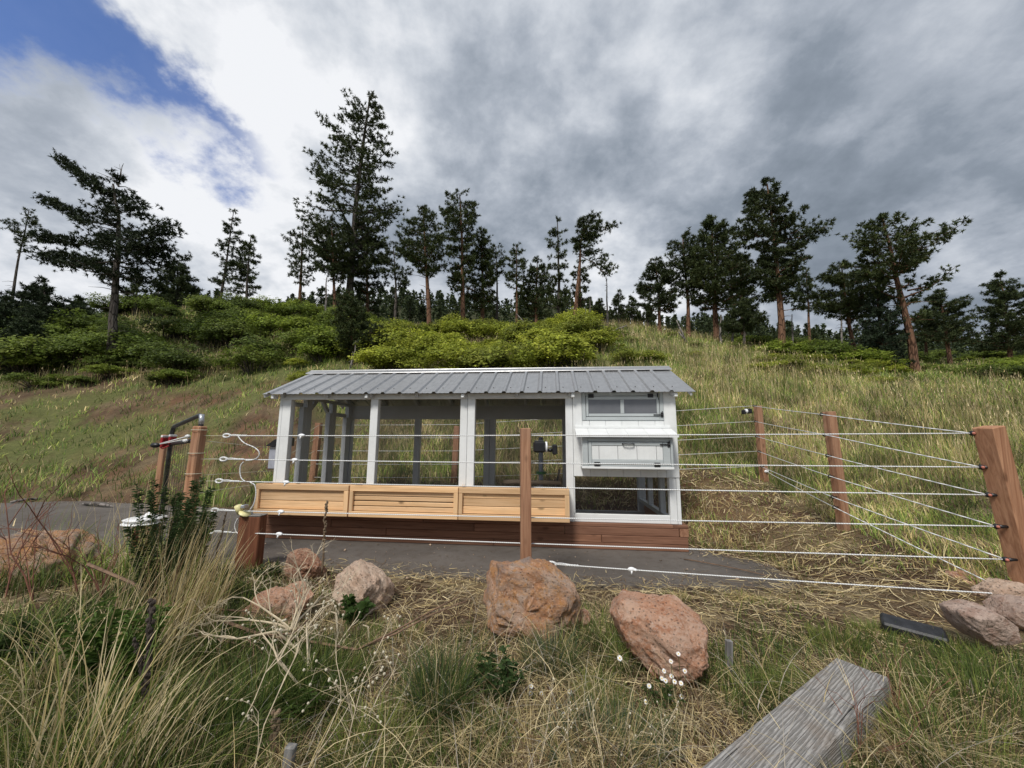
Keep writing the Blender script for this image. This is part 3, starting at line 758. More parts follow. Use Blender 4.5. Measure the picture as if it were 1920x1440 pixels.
# ------------------------------------------------------------------ cedar planters hung on the front
ch_, cv_, cy_ = MAT['cedar_h'], MAT['cedar_v'], MAT['cedar_y']
PU = [(-.012, 1.222), (1.238, 2.597), (2.605, 3.915)]
PLAB = ['golden cedar planter box with two wide boards at the gate end of the coop',
        'golden cedar planter box with narrow gapped slats, between the other two planters',
        'golden cedar planter box with knotty boards beside the white henhouse']
for k, (a, b) in enumerate(PU):
    p = empty('planter_box', coop_world(a, -.30, .345), CYAW)
    L = b-a; hgt = .372
    tag(p, PLAB[k], 'planter', 'cedar planter boxes along the coop front')
    boxpart('top_rail', (0, 0, hgt-.066), (L, .03, hgt), ch_, p); boxpart('bottom_rail', (0, 0, 0), (L, .03, .066), ch_, p)
    st = .05 if k == 0 else .045
    boxpart('stile', (.0, .001, .067), (st, .03, hgt-.067), cv_, p); boxpart('stile', (L-st-.01, .001, .067), (L, .03, hgt-.067), cv_, p)
    if k != 1: cuts = [.066, .172, .306] if k == 0 else [.066, .155, .246, .306]
    else: cuts = [.066, .128, .19, .25, .306]
    for q, (z0, z1) in enumerate(zip(cuts[:-1], cuts[1:])):
        gp = .012 if (k == 1 and q in (1, 2)) else .005
        boxpart('slat', (.02, .032+random.uniform(0, .003), z0+gp*.5), (L-.02, .048, z1-gp*.5), ch_, p)
    if k == 1: boxpart('liner', (.03, .06, .03), (L-.03, .064, hgt-.03), MAT['log'], p)
    for uu in (0, L-.02):
        for z0, z1 in ((.0, .12), (.122, .244), (.246, hgt)):
            boxpart('end_board', (uu, .032, z0+.001), (uu+.02, .292, z1-.001), cy_, p)
    boxpart('back_board', (.022, .27, .01), (L-.022, .292, hgt-.01), ch_, p)
    boxpart('soil', (.021, .05, .22), (L-.021, .268, .30), MAT['soil'] if 'soil' in MAT else MAT['log'], p)
    boxpart('underside', (.021, .05, .004), (L-.021, .29, .02), ch_, p)
# ------------------------------------------------------------------ things in the run
def cw(u, w, z): return tuple(coop_world(u, w, z))
t = MB().tube([cw(3.0, .9, .66), cw(3.2, .9, .67), cw(3.85, .95, .655)], [.035, .037, .033], 10).build('perch_log', MAT['log'], None, True)
tag(t, 'pale peeled log perch inside the wire run', 'perch')
t = empty('perch_post', cw(3.55, 1.1, .05)); tag(t, 'grey pole with a green collar standing inside the run', 'pole')
MB().tube([(0, 0, 0), (0, 0, 1.28)], .035, 12).build('pole', MAT['grey_box'], t, True)
MB().tube([(0, 0, .72), (0, 0, .76)], .075, 14).build('collar', MAT['green_plastic'], t)
t = MB().tube([cw(3.62, 1.3, .15), cw(3.78, 1.35, .55), cw(3.84, 1.36, .83)], [.022, .02, .012], 8).tube([cw(3.76, 1.34, .5), cw(3.66, 1.3, .7)], [.012, .006], 6).build('leaning_branch', MAT['dead'], None, True)
tag(t, 'bare forked branch leaning inside the run by the henhouse', 'branch')
t = empty('feeder_box', cw(-.73, 1.05, .80)); tag(t, 'pale grey feeder box with a black sloped cap behind the coop corner post', 'feeder')
boxpart('body', (-.1, -.12, 0), (.1, .12, .36), MAT['grey_box'], t, .012)
MB().add([(-.14, -.16, .362), (.14, -.16, .362), (.14, .16, .362), (-.14, .16, .362), (-.0, -.16, .47), (.14, -.16, .50), (.14, .16, .50), (-.0, .16, .47)],
         [(0, 3, 2, 1), (4, 5, 6, 7), (0, 1, 5, 4), (2, 3, 7, 6), (1, 2, 6, 5), (3, 0, 4, 7)]).build('cap', MAT['black'], t)
boxpart('stand', (-.03, -.03, -.80), (.03, .03, -.002), MAT['grey_wood_v'], t)
# ------------------------------------------------------------------ fence posts
def post(px_t, py_t, px_b, py_b, Yt, Yb, wd, rz, label, sink=None, dp=None, mat='post', name='fence_post', chamfer=.006):
    T = at(px_t, py_t, Yt); B = at(px_b, py_b, Yb)
    d = unit(T-B); gzv = gz(B[0], B[1]) if sink is None else sink
    base = B+d*((gzv-.25-B[2])/d[2])
    o = empty(name, tuple(base)); tag(o, label, 'post')
    top = Vector(T-base); ax = Vector(d); x = Vector((math.cos(rz), math.sin(rz), 0)); x = (x-ax*x.dot(ax)).normalized(); y = ax.cross(x)
    M = Matrix(((x[0], y[0], ax[0], 0), (x[1], y[1], ax[1], 0), (x[2], y[2], ax[2], 0), (0, 0, 0, 1)))
    dp = dp or wd
    MB().box((-wd/2, -dp/2, 0), (wd/2, dp/2, top.length), chamfer, M).build('shaft', MAT[mat], o)
    return o, base, T
def insul(o, base, P, toward, kind='black'):
    """ring insulator screwed into the post: black shank, orange core"""
    P = np.array(P)-base; d = unit(toward); b = P-d*.075
    MB().tube([b, b+d*.03, P-d*.012], [.010, .012, .017], 8).ell(P, (.021, .021, .021), 10, 6).build('insulator', MAT['black'], o, True)
    MB().ell(P-np.array([0, .014, 0])+d*.004, (.0125, .0125, .0125), 8, 6).build('insulator_core', MAT['orange'], o, True)
pr, pr_b, pr_t = post(1853, 800, 1932, 1116, 3.06, 3.14, .128, .15, 'thick brown corner post leaning above the pile of rounded rocks')
pm, pm_b, pm_t = post(1554, 772, 1583, 994, 4.6, 4.6, .098, .1, 'brown fence post with rope clips between the corner post and the back post')
pb, pb_b, pb_t = post(1420.5, 761, 1433, 901, 7.15, 7.15, .105, .2, 'brown fence post carrying a small black lamp on the slope behind the coop')
pc, pc_b, pc_t = post(985, 803, 986, 1058, 3.57, 3.57, .089, .12, 'slim brown fence post rising behind the rust-stained boulder', sink=-.05)
pl, pl_b, pl_t = post(375.5, 799, 358, 925, 4.08, 4.08, .098, -.12, 'brown gate post wound with thin wire, standing in weeds', sink=0.0, chamfer=.012)
p5, p5_b, p5_t = post(598, 793, 586, 905, 8.05, 8.05, .115, .0, 'brown fence post seen through the door end of the coop run')
p6, p6_b, p6_t = post(857, 799, 851, 906, 7.98, 7.98, .115, .0, 'brown fence post seen through the run behind the doubled white coop post')
p7, p7_b, p7_t = post(529, 806, 520, 940, 6.3, 6.3, .10, .0, 'brown fence post hidden behind the front corner post of the coop')
pg, pg_b, pg_t = post(309, 815, 292, 945, 5.0, 5.0, .055, .3, 'thin brown latch post behind the steel tube gate', sink=0.0)
# low sawn-off post with a yellow insulator
S = onground(463, 1066, 0); o = empty('stub_post', (S[0], S[1]+.02, -.1)); tag(o, 'short sawn-off dark red post with a grey top beside the planter', 'post')
MB().box((-.108, -.06, 0), (.108, .06, .605), .008).build('shaft', MAT['stub'], o)
MB().box((-.109, -.061, .606), (.109, .061, .616), .004).build('post_top', MAT['grey_wood'], o)
yi = empty('gate_anchor', (S[0]-.10, S[1]-.01, .518)); tag(yi, 'pale yellow plastic gate anchor on top of the sawn-off post', 'insulator')
MB().tube([(-.03, -.03, .095), (-.015, 0, .01)], [.034, .028], 12).build('cup', MAT['yellow'], yi, True)
MB().tube([(.04, -.02, .012), (.045, -.022, .022)], [.055, .055], 14).build('disc', MAT['yellow'], yi, True)
MB().box((.01, -.05, .07), (.05, .02, .10), .004).build('bracket', MAT['galv'], yi)
# second low post in the weeds, carrying a white rope reel
q = at(274, 975, 3.95); o = empty('stub_post', (q[0], q[1], -.1)); tag(o, 'low dark post buried in weeds under the white reel', 'post')
MB().box((-.07, -.06, 0), (.07, .06, q[2]+.06), .008).build('shaft', MAT['stub'], o)
o = empty('rope_reel', (q[0], q[1], q[2]-.03)); tag(o, 'white plastic rope reel lying flat on a low post in the weeds', 'reel')
MB().tube([(0, 0, 0), (0, 0, .010), (0, 0, .02)], [.17, .185, .17], 24).build('flange', MAT['white_plastic'], o, True)
MB().tube([(0, 0, .02), (0, 0, .036)], [.155, .155], 24).build('rope_coil', MAT['rope'], o, True)
MB().tube([(0, 0, .036), (0, 0, .046), (0, 0, .058)], [.165, .175, .14], 24).build('flange', MAT['white_plastic'], o, True)
MB().ell((.04, 0, .075), (.05, .05, .035), 14, 8).build('hub', MAT['white_plastic'], o, True)
# ------------------------------------------------------------------ ropes
def fence_pt(px, py):
    d = ray(px, py); n = unit(np.array([.1456, 1.0, 0])); p0 = np.array([-3.07, 4.1, 0]); oo = np.array([0, 0, CAMH])
    return oo+d*(((p0-oo) @ n)/(d @ n))
def line(a, b, sag=.0, n=12):
    t = np.linspace(0, 1, n)[:, None]; P_ = np.array(a)*(1-t)+np.array(b)*t; P_[:, 2] -= (sag*4*t*(1-t))[:, 0]; return P_
RR0 = .0050
nth = ['top', 'second', 'third', 'fourth', 'fifth', 'bottom']
LP = [(430, 817), (424, 861), (416, 902), (408, 957), (400, 997), (1040, 1058)]
RP = [(1823, 812.5), (1840, 876), (1853, 928), (1868, 987), (1885, 1049), (1903, 1115)]
KN = [(565, 822), (552, 866), (536, 907), (526, 962), (523, 1004), (1184, 1071)]
fl = []
for i in range(6):
    A = fence_pt(*LP[i]); B = fence_pt(*RP[i])
    lab = ('%s white rope of the fence in front of the coop' % nth[i]) if i < 5 else 'low white rope running from the boulder to the leaning corner post'
    o = empty('fence_rope', tuple(A)); tag(o, lab, 'rope', 'white ropes of the front fence')
    MB().tube(line((0, 0, 0), B-A, .006, 24), RR0, 7).build('strand', MAT['rope'], o, True)
    X = unit(B-A)
    # egg insulator and doubled-back loop at the end
    MB().torus(-X*.03, .042, .0095, X, (0, 0, 1), 16, 6, .45).torus(-X*.03, .040, .008, X, (0, .5, .8), 16, 6, .5).build('end_loop', MAT['rope'], o, True)
    m = MB().tube([X*.0+(0, 0, .008), X*.06+(0, 0, .012), X*.14+(0, 0, .004), X*.2], .005, 6)
    for k in range(5): m.ell(X*(.11+.022*k), (.013, .011, .010), 8, 5)
    m.build('splice', MAT['rope'], o, True)
    K = fence_pt(*KN[i])-A
    K = X*(K @ X)
    m = MB().ell(K, (.034, .018, .019), 12, 8).ell(K+X*.028+(0, -.01, .0), (.016, .018, .012), 8, 6).tube([K+(0, -.012, -.01), K+(-.006, -.016, -.035)], [.008, .006], 6)
    m.build('line_tightener', MAT['white_plastic'], o, True)
    if i < 5:
        c = line(-X*.07, np.array([pl_b[0]+.05, pl_b[1], A[2]+.0])-A, .0, 3)
        MB().tube(c, .0022, 5).build('tie_cord', MAT['cord'], o)
    else:
        MB().tube(line(-X*.07, np.array([pc_b[0], pc_b[1], A[2]+.02])-A, 0, 3), .0018, 5).build('tie_cord', MAT['cord'], o)
    insul(pr, pr_b, B, -X)
    fl.append((A, B))
# jumper cables between the front ropes
def jump(pp, label):
    P_ = np.array([fence_pt(*q_)-np.array([0, .012, 0]) for q_ in pp])
    # smooth
    t = np.linspace(0, len(P_)-1, 18); S_ = np.array([[np.interp(v, range(len(P_)), P_[:, k]) for k in range(3)] for v in t])
    for _ in range(3): S_[1:-1] = (S_[:-2]+S_[1:-1]*2+S_[2:])/4
    o = MB().tube(S_, .0052, 6).build('jumper_cable', MAT['rope'], None, True); tag(o, label, 'cable')
jump([(448, 818), (458, 832), (475, 836), (488, 845), (489, 855), (478, 863), (462, 863)], 'white jumper cable bowing between the top two front ropes')
jump([(458, 866), (452, 872), (451, 886), (454, 898), (462, 903)], 'short white jumper cable linking the second and third front ropes')
jump([(470, 904), (480, 908), (482, 925), (478, 945), (470, 956)], 'white jumper cable hanging in front of the planter corner')
jump([(447, 972), (441, 985), (444, 997), (450, 1001)], 'short white cable under the yellow gate anchor')
# side fence on the right: corner post -> middle post -> back post
MP = [(1540, 777), (1546, 815), (1551, 854), (1556, 893), (1561, 932), (1564, 951)]
BP = [(1412, 761), (1414.5, 790), (1417, 818), (1421, 846), (1426, 874), (1437, 884)]
def clip(o, base, P):
    P = np.array(P)-base
    MB().torus(P, .017, .006, (1, 0, 0), (0, 0, 1), 12, 6).tube([P+(.012, 0, 0), P+(.055, .01, 0)], .008, 6).build('rope_clip', MAT['black'], o, True)
back_left = [(598, 797), (594.5, 820), (591, 845), (588, 870), (585, 895)]
mid_posts = [(857, 796), (856, 821), (854.5, 845.5), (853, 870.5), (851.5, 895)]
for i in range(6):
    A = fence_pt(*RP[i]); Mm = at(*MP[i], 4.56); Bk = at(*BP[i], 7.1)
    lab = '%s rope of the side fence running up from the leaning corner post' % nth[i]
    o = empty('fence_rope', tuple(A)); tag(o, lab, 'rope', 'white ropes of the side fence')
    MB().tube(np.vstack([line((0, 0, 0), Mm-A, .004, 10), line(Mm-A, Bk-A, .006, 10)[1:]]), RR0, 6).build('strand', MAT['rope'], o, True)
    clip(pm, pm_b, Mm); clip(pb, pb_b, Bk+np.array([0, -.02, 0]))
    if i == 5: MB().ell(Bk-A, (.05, .03, .03), 10, 6).build('knot', MAT['white_plastic'], o, True)
    if i < 5:
        o = empty('fence_rope', tuple(Bk)); tag(o, '%s rope of the back fence seen behind and through the coop' % nth[i], 'rope', 'white ropes of the back fence')
        C1 = at(*mid_posts[i], 7.92); C2 = at(*back_left[i], 8.0); C3 = at(529-2.2*i, 842+20*i, 6.25)
        MB().tube(np.vstack([line((0, 0, 0), C1-Bk, .004, 10), line(C1-Bk, C2-Bk, .004, 8)[1:]]), RR0*.9, 6).build('strand', MAT['rope'], o, True)
        if i < 4:
            o = empty('fence_rope', tuple(C2)); tag(o, '%s rope of the fence between the gate post and the back corner' % nth[i], 'rope', 'thin ropes behind the gate')
            C4 = at(386-4*i, 827+33*i-(2 if i > 1 else 0), 4.15)
            MB().tube(np.vstack([line((0, 0, 0), C3-C2, 0, 8), line(C3-C2, C4-C2, .0, 8)[1:]]), .004, 6).build('strand', MAT['cord'], o, True)
# ------------------------------------------------------------------ lamps on two posts
def lamp(P, s, label, flip=1):
    o = empty('security_lamp', tuple(P)); tag(o, label, 'lamp')
    MB().box((-.052*s, -.05*s, -.045*s), (.045*s, .05*s, .045*s), .014*s).build('housing', MAT['black'], o)
    MB().box((-.045*s, -.042*s, .046*s), (.03*s, .042*s, .050*s), .002).build('solar_panel', MAT['glass'], o)
    MB().tube([(.046*s, -.006, .0), (.060*s, -.006, .0)], [.045*s, .043*s], 16).build('lens', MAT['lamp_white'], o, True)
    MB().tube([(.05*s, 0, -.03*s), (.085*s, -.01, -.025*s), (.11*s, -.01, -.02*s)], .011*s, 8).ell((.085*s, -.01, -.025*s), (.018*s, .018*s, .018*s)).build('arm', MAT['black'], o, True)
    MB().box((.102*s, -.045*s, -.062*s), (.140*s, .035*s, .022*s), .010*s).build('sensor', MAT['black'], o)
    return o
L1 = at(1012, 838, 3.57)
lamp(L1, 1.12, 'black security lamp with a white lens on the slim post before the coop')
L2 = at(1403, 771, 7.1)
l2 = lamp(L2, .95, 'small black security lamp on the back fence post'); l2.rotation_euler = (0, 0, R(200))
# ------------------------------------------------------------------ gate
ga = at(379, 790, 4.25); gb = at(322, 815, 4.85); gbot = at(297, 945, 4.85)
gate = empty('steel_gate', (ga[0], ga[1], 0)); tag(gate, 'dark bent steel tube gate with wire mesh seen edge-on beside the gate post', 'gate')
H1 = at(379, 780, 4.25); H2 = at(324, 801, 4.80); O = np.array([ga[0], ga[1], 0])
hA = np.array([H1[0], H1[1], .12]); hB = np.array([H2[0], H2[1], .12])
def arc(p, q_, r_, s_=6):
    """corner p -> corner point q_ -> r_ rounded"""
    a = p; o_ = []
    for i in range(s_+1):
        t = i/s_; o_.append((1-t)**2*a+2*t*(1-t)*q_+t*t*r_)
    return o_
up = np.array([0, 0, 1.0]); dirn = unit(np.array([hB[0]-hA[0], hB[1]-hA[1], 0]))
TA = np.array([H1[0], H1[1], H1[2]+.02]); TB = np.array([H2[0], H2[1], TA[2]])
TB[2] = H2[2]
loop = [hA-O]+arc(TA-up*.10, TA, TA+unit(TB-TA)*.09)+arc(TB-unit(TB-TA)*.09, TB, TB-up*.10)+[hB]
loop = [p if i == 0 else p-O for i, p in enumerate(loop)]
MB().tube(loop, .024, 10).build('frame_tube', MAT['steel'], gate, True)
cc = TA-O
MB().tube([cc-up*.11+(0.002, -.002, 0), cc-up*.06+(0.002, -.003, 0), cc-up*.005+dirn*.01], [.0255, .0255, .0255], 10).build('bare_corner', MAT['galv'], gate, True)
zr_ = at(322, 833, 4.83)[2]
zra = at(362, 824, 4.3)[2]
MB().tube([hA*[1, 1, 0]+[0, 0, zra]-O, hB*[1, 1, 0]+[0, 0, zr_]-O], .022, 10).build('rail_tube', MAT['steel'], gate, True)
MB().tube([hA-O, hB-O], .022, 10).build('rail_tube', MAT['steel'], gate, True)
for k in range(1, 12):
    t = k/12; p0 = hA+(hB-hA)*t-O; zt = zra+(zr_-zra)*t
    MB().tube([p0, p0*[1, 1, 0]+[0, 0, zt]], .0022, 5).build('mesh_wire', MAT['wire'], gate)
for k in range(12):
    z = .2+k*.07
    MB().tube([hA*[1, 1, 0]+[0, 0, z]-O, hB*[1, 1, 0]+[0, 0, z]-O], .0018, 5).build('mesh_wire', MAT['wire'], gate)
# latch of red plastic with a rope handle
Lq = at(313, 828, 4.78); lt = empty('gate_latch', tuple(Lq)); tag(lt, 'red gate latch clamped round the steel tube', 'latch')
MB().box((-.045, -.05, -.07), (-.012, .05, .05), .008).build('jaw', MAT['red'], lt); MB().box((.05, -.05, -.03), (.08, .05, .06), .008).build('jaw', MAT['red'], lt)
MB().box((-.04, -.052, .051), (-.014, .052, .075), .004).build('cap', MAT['white_plastic'], lt); MB().box((.054, -.052, .061), (.078, .052, .085), .004).build('cap', MAT['white_plastic'], lt)
MB().tube([(-.05, -.02, -.07), (-.02, -.03, -.085), (.05, -.02, -.05)], .008, 6).build('lever', MAT['red'], lt)
h0 = at(291, 835, 4.6); h1 = at(300, 832, 4.6); h2 = at(352, 818, 4.35)
gh = empty('rope_handle', tuple(h0-O), 0, gate)
MB().ell((0, 0, 0), (.055, .03, .03), 12, 8).build('grip', MAT['black'], gh, True)
MB().tube([h1-h0, h2-h0], .006, 6).tube([h1-h0+(0, 0, -.005), h2-h0+(.0, 0, -.03)], .005, 6).ell(h2-h0, (.03, .02, .02)).ell(h2-h0+(-.02, 0, -.05), (.03, .02, .02)).build('rope_loop', MAT['rope'], gh, True)
for (y0_) in (816, 860, 899):
    c = at(372-(y0_-810)*.16, y0_-10, 4.0); f_ = (c[2]-pl_b[2])/(pl_t[2]-pl_b[2]); cl_ = (pl_t-pl_b)*f_
    MB().torus(cl_, .071, .003, (1, 0, 0), (0, 1, 0), 16, 5).build('wound_wire', MAT['cord'], pl)
# ------------------------------------------------------------------ rocks
def rock(name, outline, Y, depth, mat, label, seed, rough=.035, facets=22, expo=.55, grow=1.10):
    P_ = np.array([at(x, y, Y) for x, y in outline]); c = P_.mean(0); P_ = c+(P_-c)*grow
    q = P_-c; ang = np.arctan2(q[:, 2], q[:, 0]); rad = np.hypot(q[:, 0], q[:, 2]); o = np.argsort(ang); ang = ang[o]; rad = rad[o]
    ang = np.r_[ang-2*math.pi, ang, ang+2*math.pi]; rad = np.r_[rad, rad, rad]
    nu, nv = 120, 76
    V = []
    th = np.linspace(0, math.pi, nv+1)[:, None]; ph = np.linspace(0, 2*math.pi, nu, endpoint=False)[None]
    ny = np.cos(th)+0*ph; h = np.sin(th)+0*ph; rr_ = np.interp(((ph+math.pi) % (2*math.pi))-math.pi, ang, rad)+0*th
    x = rr_*h**expo*np.cos(ph); z = rr_*h**expo*np.sin(ph); y = -depth*np.sign(ny)*np.abs(ny)**.8
    V = np.stack([x, y, z], -1).reshape(-1, 3); s = rad.mean()
    rg = np.random.default_rng(seed)
    for k in range(facets):
        n = unit(rg.normal(size=3)*[1, 1.3, 1]); n[1] = -abs(n[1]) if k % 2 else n[1]
        d = (V @ n); lim = d.max()*rg.uniform(.68, .90); ex = np.maximum(0, d-lim); V = V-n[None]*(ex*.96)[:, None]
    nn = V/(np.linalg.norm(V, axis=1)[:, None]+1e-9)
    f = 3.2/s
    def n3(p, sd): return (fbm(p[:, 0]*f+p[:, 1]*f*.7, p[:, 2]*f-p[:, 1]*f*.6, sd, 4)+fbm(p[:, 1]*f*1.1+5, p[:, 0]*f*.5+p[:, 2]*f*.9, sd+5, 4)-1)
    V = V+nn*(n3(V, seed)*s*rough*5+n3(V*3.1, seed+40)*s*rough*2.6+n3(V*8.3, seed+80)*s*rough*1.2)[:, None]
    I_ = np.arange((nv+1)*nu).reshape(nv+1, nu); J_ = np.roll(I_, -1, 1)
    F = np.stack([I_[:-1], I_[1:], J_[1:], J_[:-1]], -1).reshape(-1, 4)
    ob = npobj(name, V, F, MAT[mat], None, smooth=True); ob.location = tuple(c); tag(ob, label, 'rock')
    return ob
z6 = lambda L: [(560+x/3.097, 980+y/3.097) for x, y in L]
z7 = lambda L: [(1100+x/2.341, 1040+y/2.341) for x, y in L]
rock('boulder', z6([(1110, 300), (1140, 258), (1280, 240), (1400, 258), (1540, 275), (1590, 310), (1602, 420), (1590, 540), (1470, 640), (1380, 690), (1300, 672), (1130, 600), (1070, 525), (1058, 460), (1085, 380)]), 2.88, .26, 'rock_rust', 'big blocky boulder stained rust and grey, before the slim fence post', 3, .035, 18, .5, 1.08)
rock('boulder', z6([(180, 365), (250, 310), (345, 248), (385, 248), (440, 290), (490, 345), (522, 420), (538, 500), (520, 560), (400, 570), (300, 545), (190, 515), (172, 430)]), 3.2, .22, 'rock_pale', 'pale pink boulder with a peaked top beside the dry twigs', 5, .03)
rock('boulder', z7([(x_+34, y_) for x_, y_ in [(128, 250), (180, 182), (222, 172), (330, 203), (400, 228), (442, 290), (462, 340), (522, 420), (552, 480), (543, 560), (500, 595), (430, 585), (330, 555), (230, 500), (130, 430), (113, 335)]]), 2.42, .24, 'rock_pink', 'sloping pink granite boulder with white daisies at its foot', 8, .03)
rock('small_rock', [(547, 1040), (560, 1033), (580, 1032), (595, 1043), (604, 1065), (602, 1090), (570, 1096), (546, 1088), (543, 1060)], 3.85, .16, 'rock_dark', 'small rounded brown rock at the edge of the asphalt behind the white twigs', 12)
rock('boulder', [(-70, 1040), (0, 1016), (60, 1009), (112, 1027), (152, 1060), (160, 1090), (120, 1125), (0, 1130), (-70, 1110)], 3.62, .42, 'rock_rust', 'broad flat reddish boulder beside the drive on the gate side', 15, .04)
rock('small_rock', [(172, 1066), (200, 1050), (228, 1041), (256, 1056), (258, 1085), (215, 1100), (172, 1092)], 3.85, .16, 'rock_pale', 'small pale rock lying between the flat boulder and the weedy post', 18)
rock('flat_rock', [(425, 1180), (470, 1142), (520, 1112), (562, 1102), (578, 1140), (540, 1180), (480, 1205), (430, 1205)], 2.95, .17, 'rock_pink', 'tilted pink slab of rock under the white dry twigs', 21)
rock('small_rock', z7([(1590, 128), (1612, 98), (1650, 84), (1722, 85), (1776, 112), (1795, 148), (1760, 178), (1690, 182), (1620, 165)]), 3.42, .18, 'rock_pink', 'orange-pink rock lying behind the rock pile at the corner post', 24)
rock('small_rock', z7([(1765, 200), (1790, 152), (1850, 126), (1905, 138), (1925, 190), (1880, 240), (1800, 240)]), 3.12, .15, 'rock_pale', 'pale rock tucked against the foot of the leaning corner post', 27)
rock('small_rock', z7([(1578, 222), (1640, 205), (1722, 200), (1790, 240), (1846, 320), (1850, 375), (1790, 398), (1700, 384), (1640, 335), (1600, 275)]), 2.62, .15, 'rock_pink_grey', 'smooth oval grey-pink rock, outermost of the pile by the corner post', 30, .02, 6, .72, .80)
rock('small_rock', z7([(1800, 235), (1830, 205), (1920, 188), (2010, 205), (2050, 270), (2020, 345), (1930, 355), (1870, 325), (1815, 270)]), 2.86, .17, 'rock_pink_grey', 'large rounded grey-pink rock on the pile by the corner post', 33, .02, 6, .72, .84)
rock('small_rock', z6([(1590, 560), (1620, 520), (1665, 515), (1700, 545), (1690, 590), (1600, 600)]), 2.95, .07, 'rock_pink', 'fist-sized pink stone in the grass beside the rust-stained boulder', 36)

# ------------------------------------------------------------------ lying timber, stakes, slab
za = .13; A0 = onground(1567, 1232, za); A1 = onground(1668, 1270, za); B0 = onground(1310, 1440, za)
axis = unit((A0-B0)*[1, 1, 0]); side = np.array([axis[1], -axis[0], 0]); wid = float((A1-A0) @ side)
bm = empty('weathered_beam', tuple((A0+A1)/2*[1, 1, 0])); bm.rotation_euler = (0, 0, math.atan2(axis[1], axis[0])-math.pi/2)
tag(bm, 'weathered grey squared timber lying in dry grass', 'timber')
MB().box((-wid/2, -2.2, -.04), (wid/2, 0, za), .007).build('timber', MAT['grey_wood'], bm)
s0 = onground(1367, 1262, 0); o = empty('grey_stake', tuple(s0)); tag(o, 'short weathered grey stake beside the sloping pink boulder', 'stake')
M_ = Matrix.Rotation(R(4), 4, 'Y'); MB().box((-.017, -.014, -.06), (.017, .014, .17), .003, M_).build('stake', MAT['grey_wood_v'], o)
s0 = onground(535, 1470, 0); o = empty('grey_stake', tuple(s0)); tag(o, 'short grey stake half buried in the grass below the dry twigs', 'stake')
MB().box((-.018, -.015, -.06), (.018, .015, .13), .003, Matrix.Rotation(R(5), 4, 'Y')).build('stake', MAT['grey_wood_v'], o)
s0 = onground(1712, 1186, .03); o = MB().box((-.155, -.07, -.03), (.155, .07, .035), .012).build('black_slab', MAT['rubber'])
o.location = (s0[0], s0[1], .045); o.rotation_euler = (R(12), R(4), R(-38)); tag(o, 'black flat slab half sunk in straw near the rock pile', 'slab')

# ------------------------------------------------------------------ blades of grass
def blades(P, h, w, az_, bend, c0, c1, seg=3, twist=None):
    n = len(P); P = np.asarray(P, float)
    t = np.linspace(0, 1, seg+1)[None, :, None]
    D = np.stack([np.cos(az_), np.sin(az_), 0*az_], -1)[:, None, :]; U = np.array([0, 0, 1.0])[None, None]
    hh = h[:, None, None]; b = bend[:, None, None]
    C = P[:, None, :]+U*hh*(t-.45*np.minimum(b, 1.3)*t**2)+D*hh*b*t**1.8*.8
    wa = az_+math.pi/2 if twist is None else twist
    S = np.stack([np.cos(wa), np.sin(wa), 0*wa], -1)[:, None, :]
    wt = w[:, None, None]*(1-t)**.55*.5
    Lf = C-S*wt; Rt = C+S*wt
    V = np.concatenate([np.stack([Lf[:, :-1], Rt[:, :-1]], 2).reshape(n, -1, 3), C[:, -1:]], 1)      # 2*seg+1 per blade
    k = 2*seg+1; base = (np.arange(n)*k)[:, None, None]
    tri = []
    for i in range(seg-1): tri += [(2*i, 2*i+1, 2*i+3), (2*i, 2*i+3, 2*i+2)]
    tri.append((2*seg-2, 2*seg-1, 2*seg))
    F = (np.array(tri)[None]+base).reshape(-1, 3)
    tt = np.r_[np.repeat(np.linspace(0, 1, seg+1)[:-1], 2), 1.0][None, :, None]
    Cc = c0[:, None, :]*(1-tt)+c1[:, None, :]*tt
    return V.reshape(-1, 3), F, Cc.reshape(-1, 3)
def joinm(parts):
    V = []; F = []; C = []; b = 0
    for v, f, c in parts: V.append(v); F.append(f+b); C.append(c); b += len(v)
    return np.concatenate(V), np.concatenate(F), np.concatenate(C)
GREEN = np.array([.115, .165, .038]); DKGREEN = np.array([.055, .09, .025]); YGREEN = np.array([.235, .265, .065]); STRAW = np.array([.52, .41, .20]); PALE = np.array([.68, .57, .34]); BROWN = np.array([.17, .11, .06]); BLUEG = np.array([.105, .14, .080])
FENCEPOLY = [(3.75, 3.1), (3.85, 4.6), (4.65, 7.15), (-1.2, 8.0), (-4.0, 8.05), (-3.6, 4.3), (-3.4, 4.1)]
def inpoly(X, Y, poly):
    A = np.array(poly); B = np.roll(A, -1, 0); r_ = np.zeros(len(X), bool)
    for (x0, y0), (x1, y1) in zip(A, B):
        r_ ^= ((y0 > Y) != (y1 > Y)) & (X < (x1-x0)*(Y-y0)/(y1-y0+1e-12)+x0)
    return r_
def blocked(X, Y, m=.03):   # on the asphalt or under the coop
    u, w = coop_local(X, Y)
    return (road_sd(X, Y) < m) | ((u > -.12) & (u < CW+.1) & (w > -.1) & (w < CD+.06))
def pick(n, cols, prob, rng):
    """random mix of colours per blade; prob is (n,k)"""
    p = np.cumsum(prob/prob.sum(1, keepdims=True), 1); i = (rng.random(n)[:, None] > p).sum(1).clip(0, len(cols)-1)
    return np.array(cols)[i]*(.72+.56*rng.random((n, 1)))
def scatter(n, r0, r1, rng, a0=-1.12, a1=1.12):
    a = rng.uniform(a0, a1, n); r = np.exp(rng.uniform(math.log(r0), math.log(r1), n)); return r*np.sin(a), r*np.cos(a), r

rng = np.random.default_rng(5)
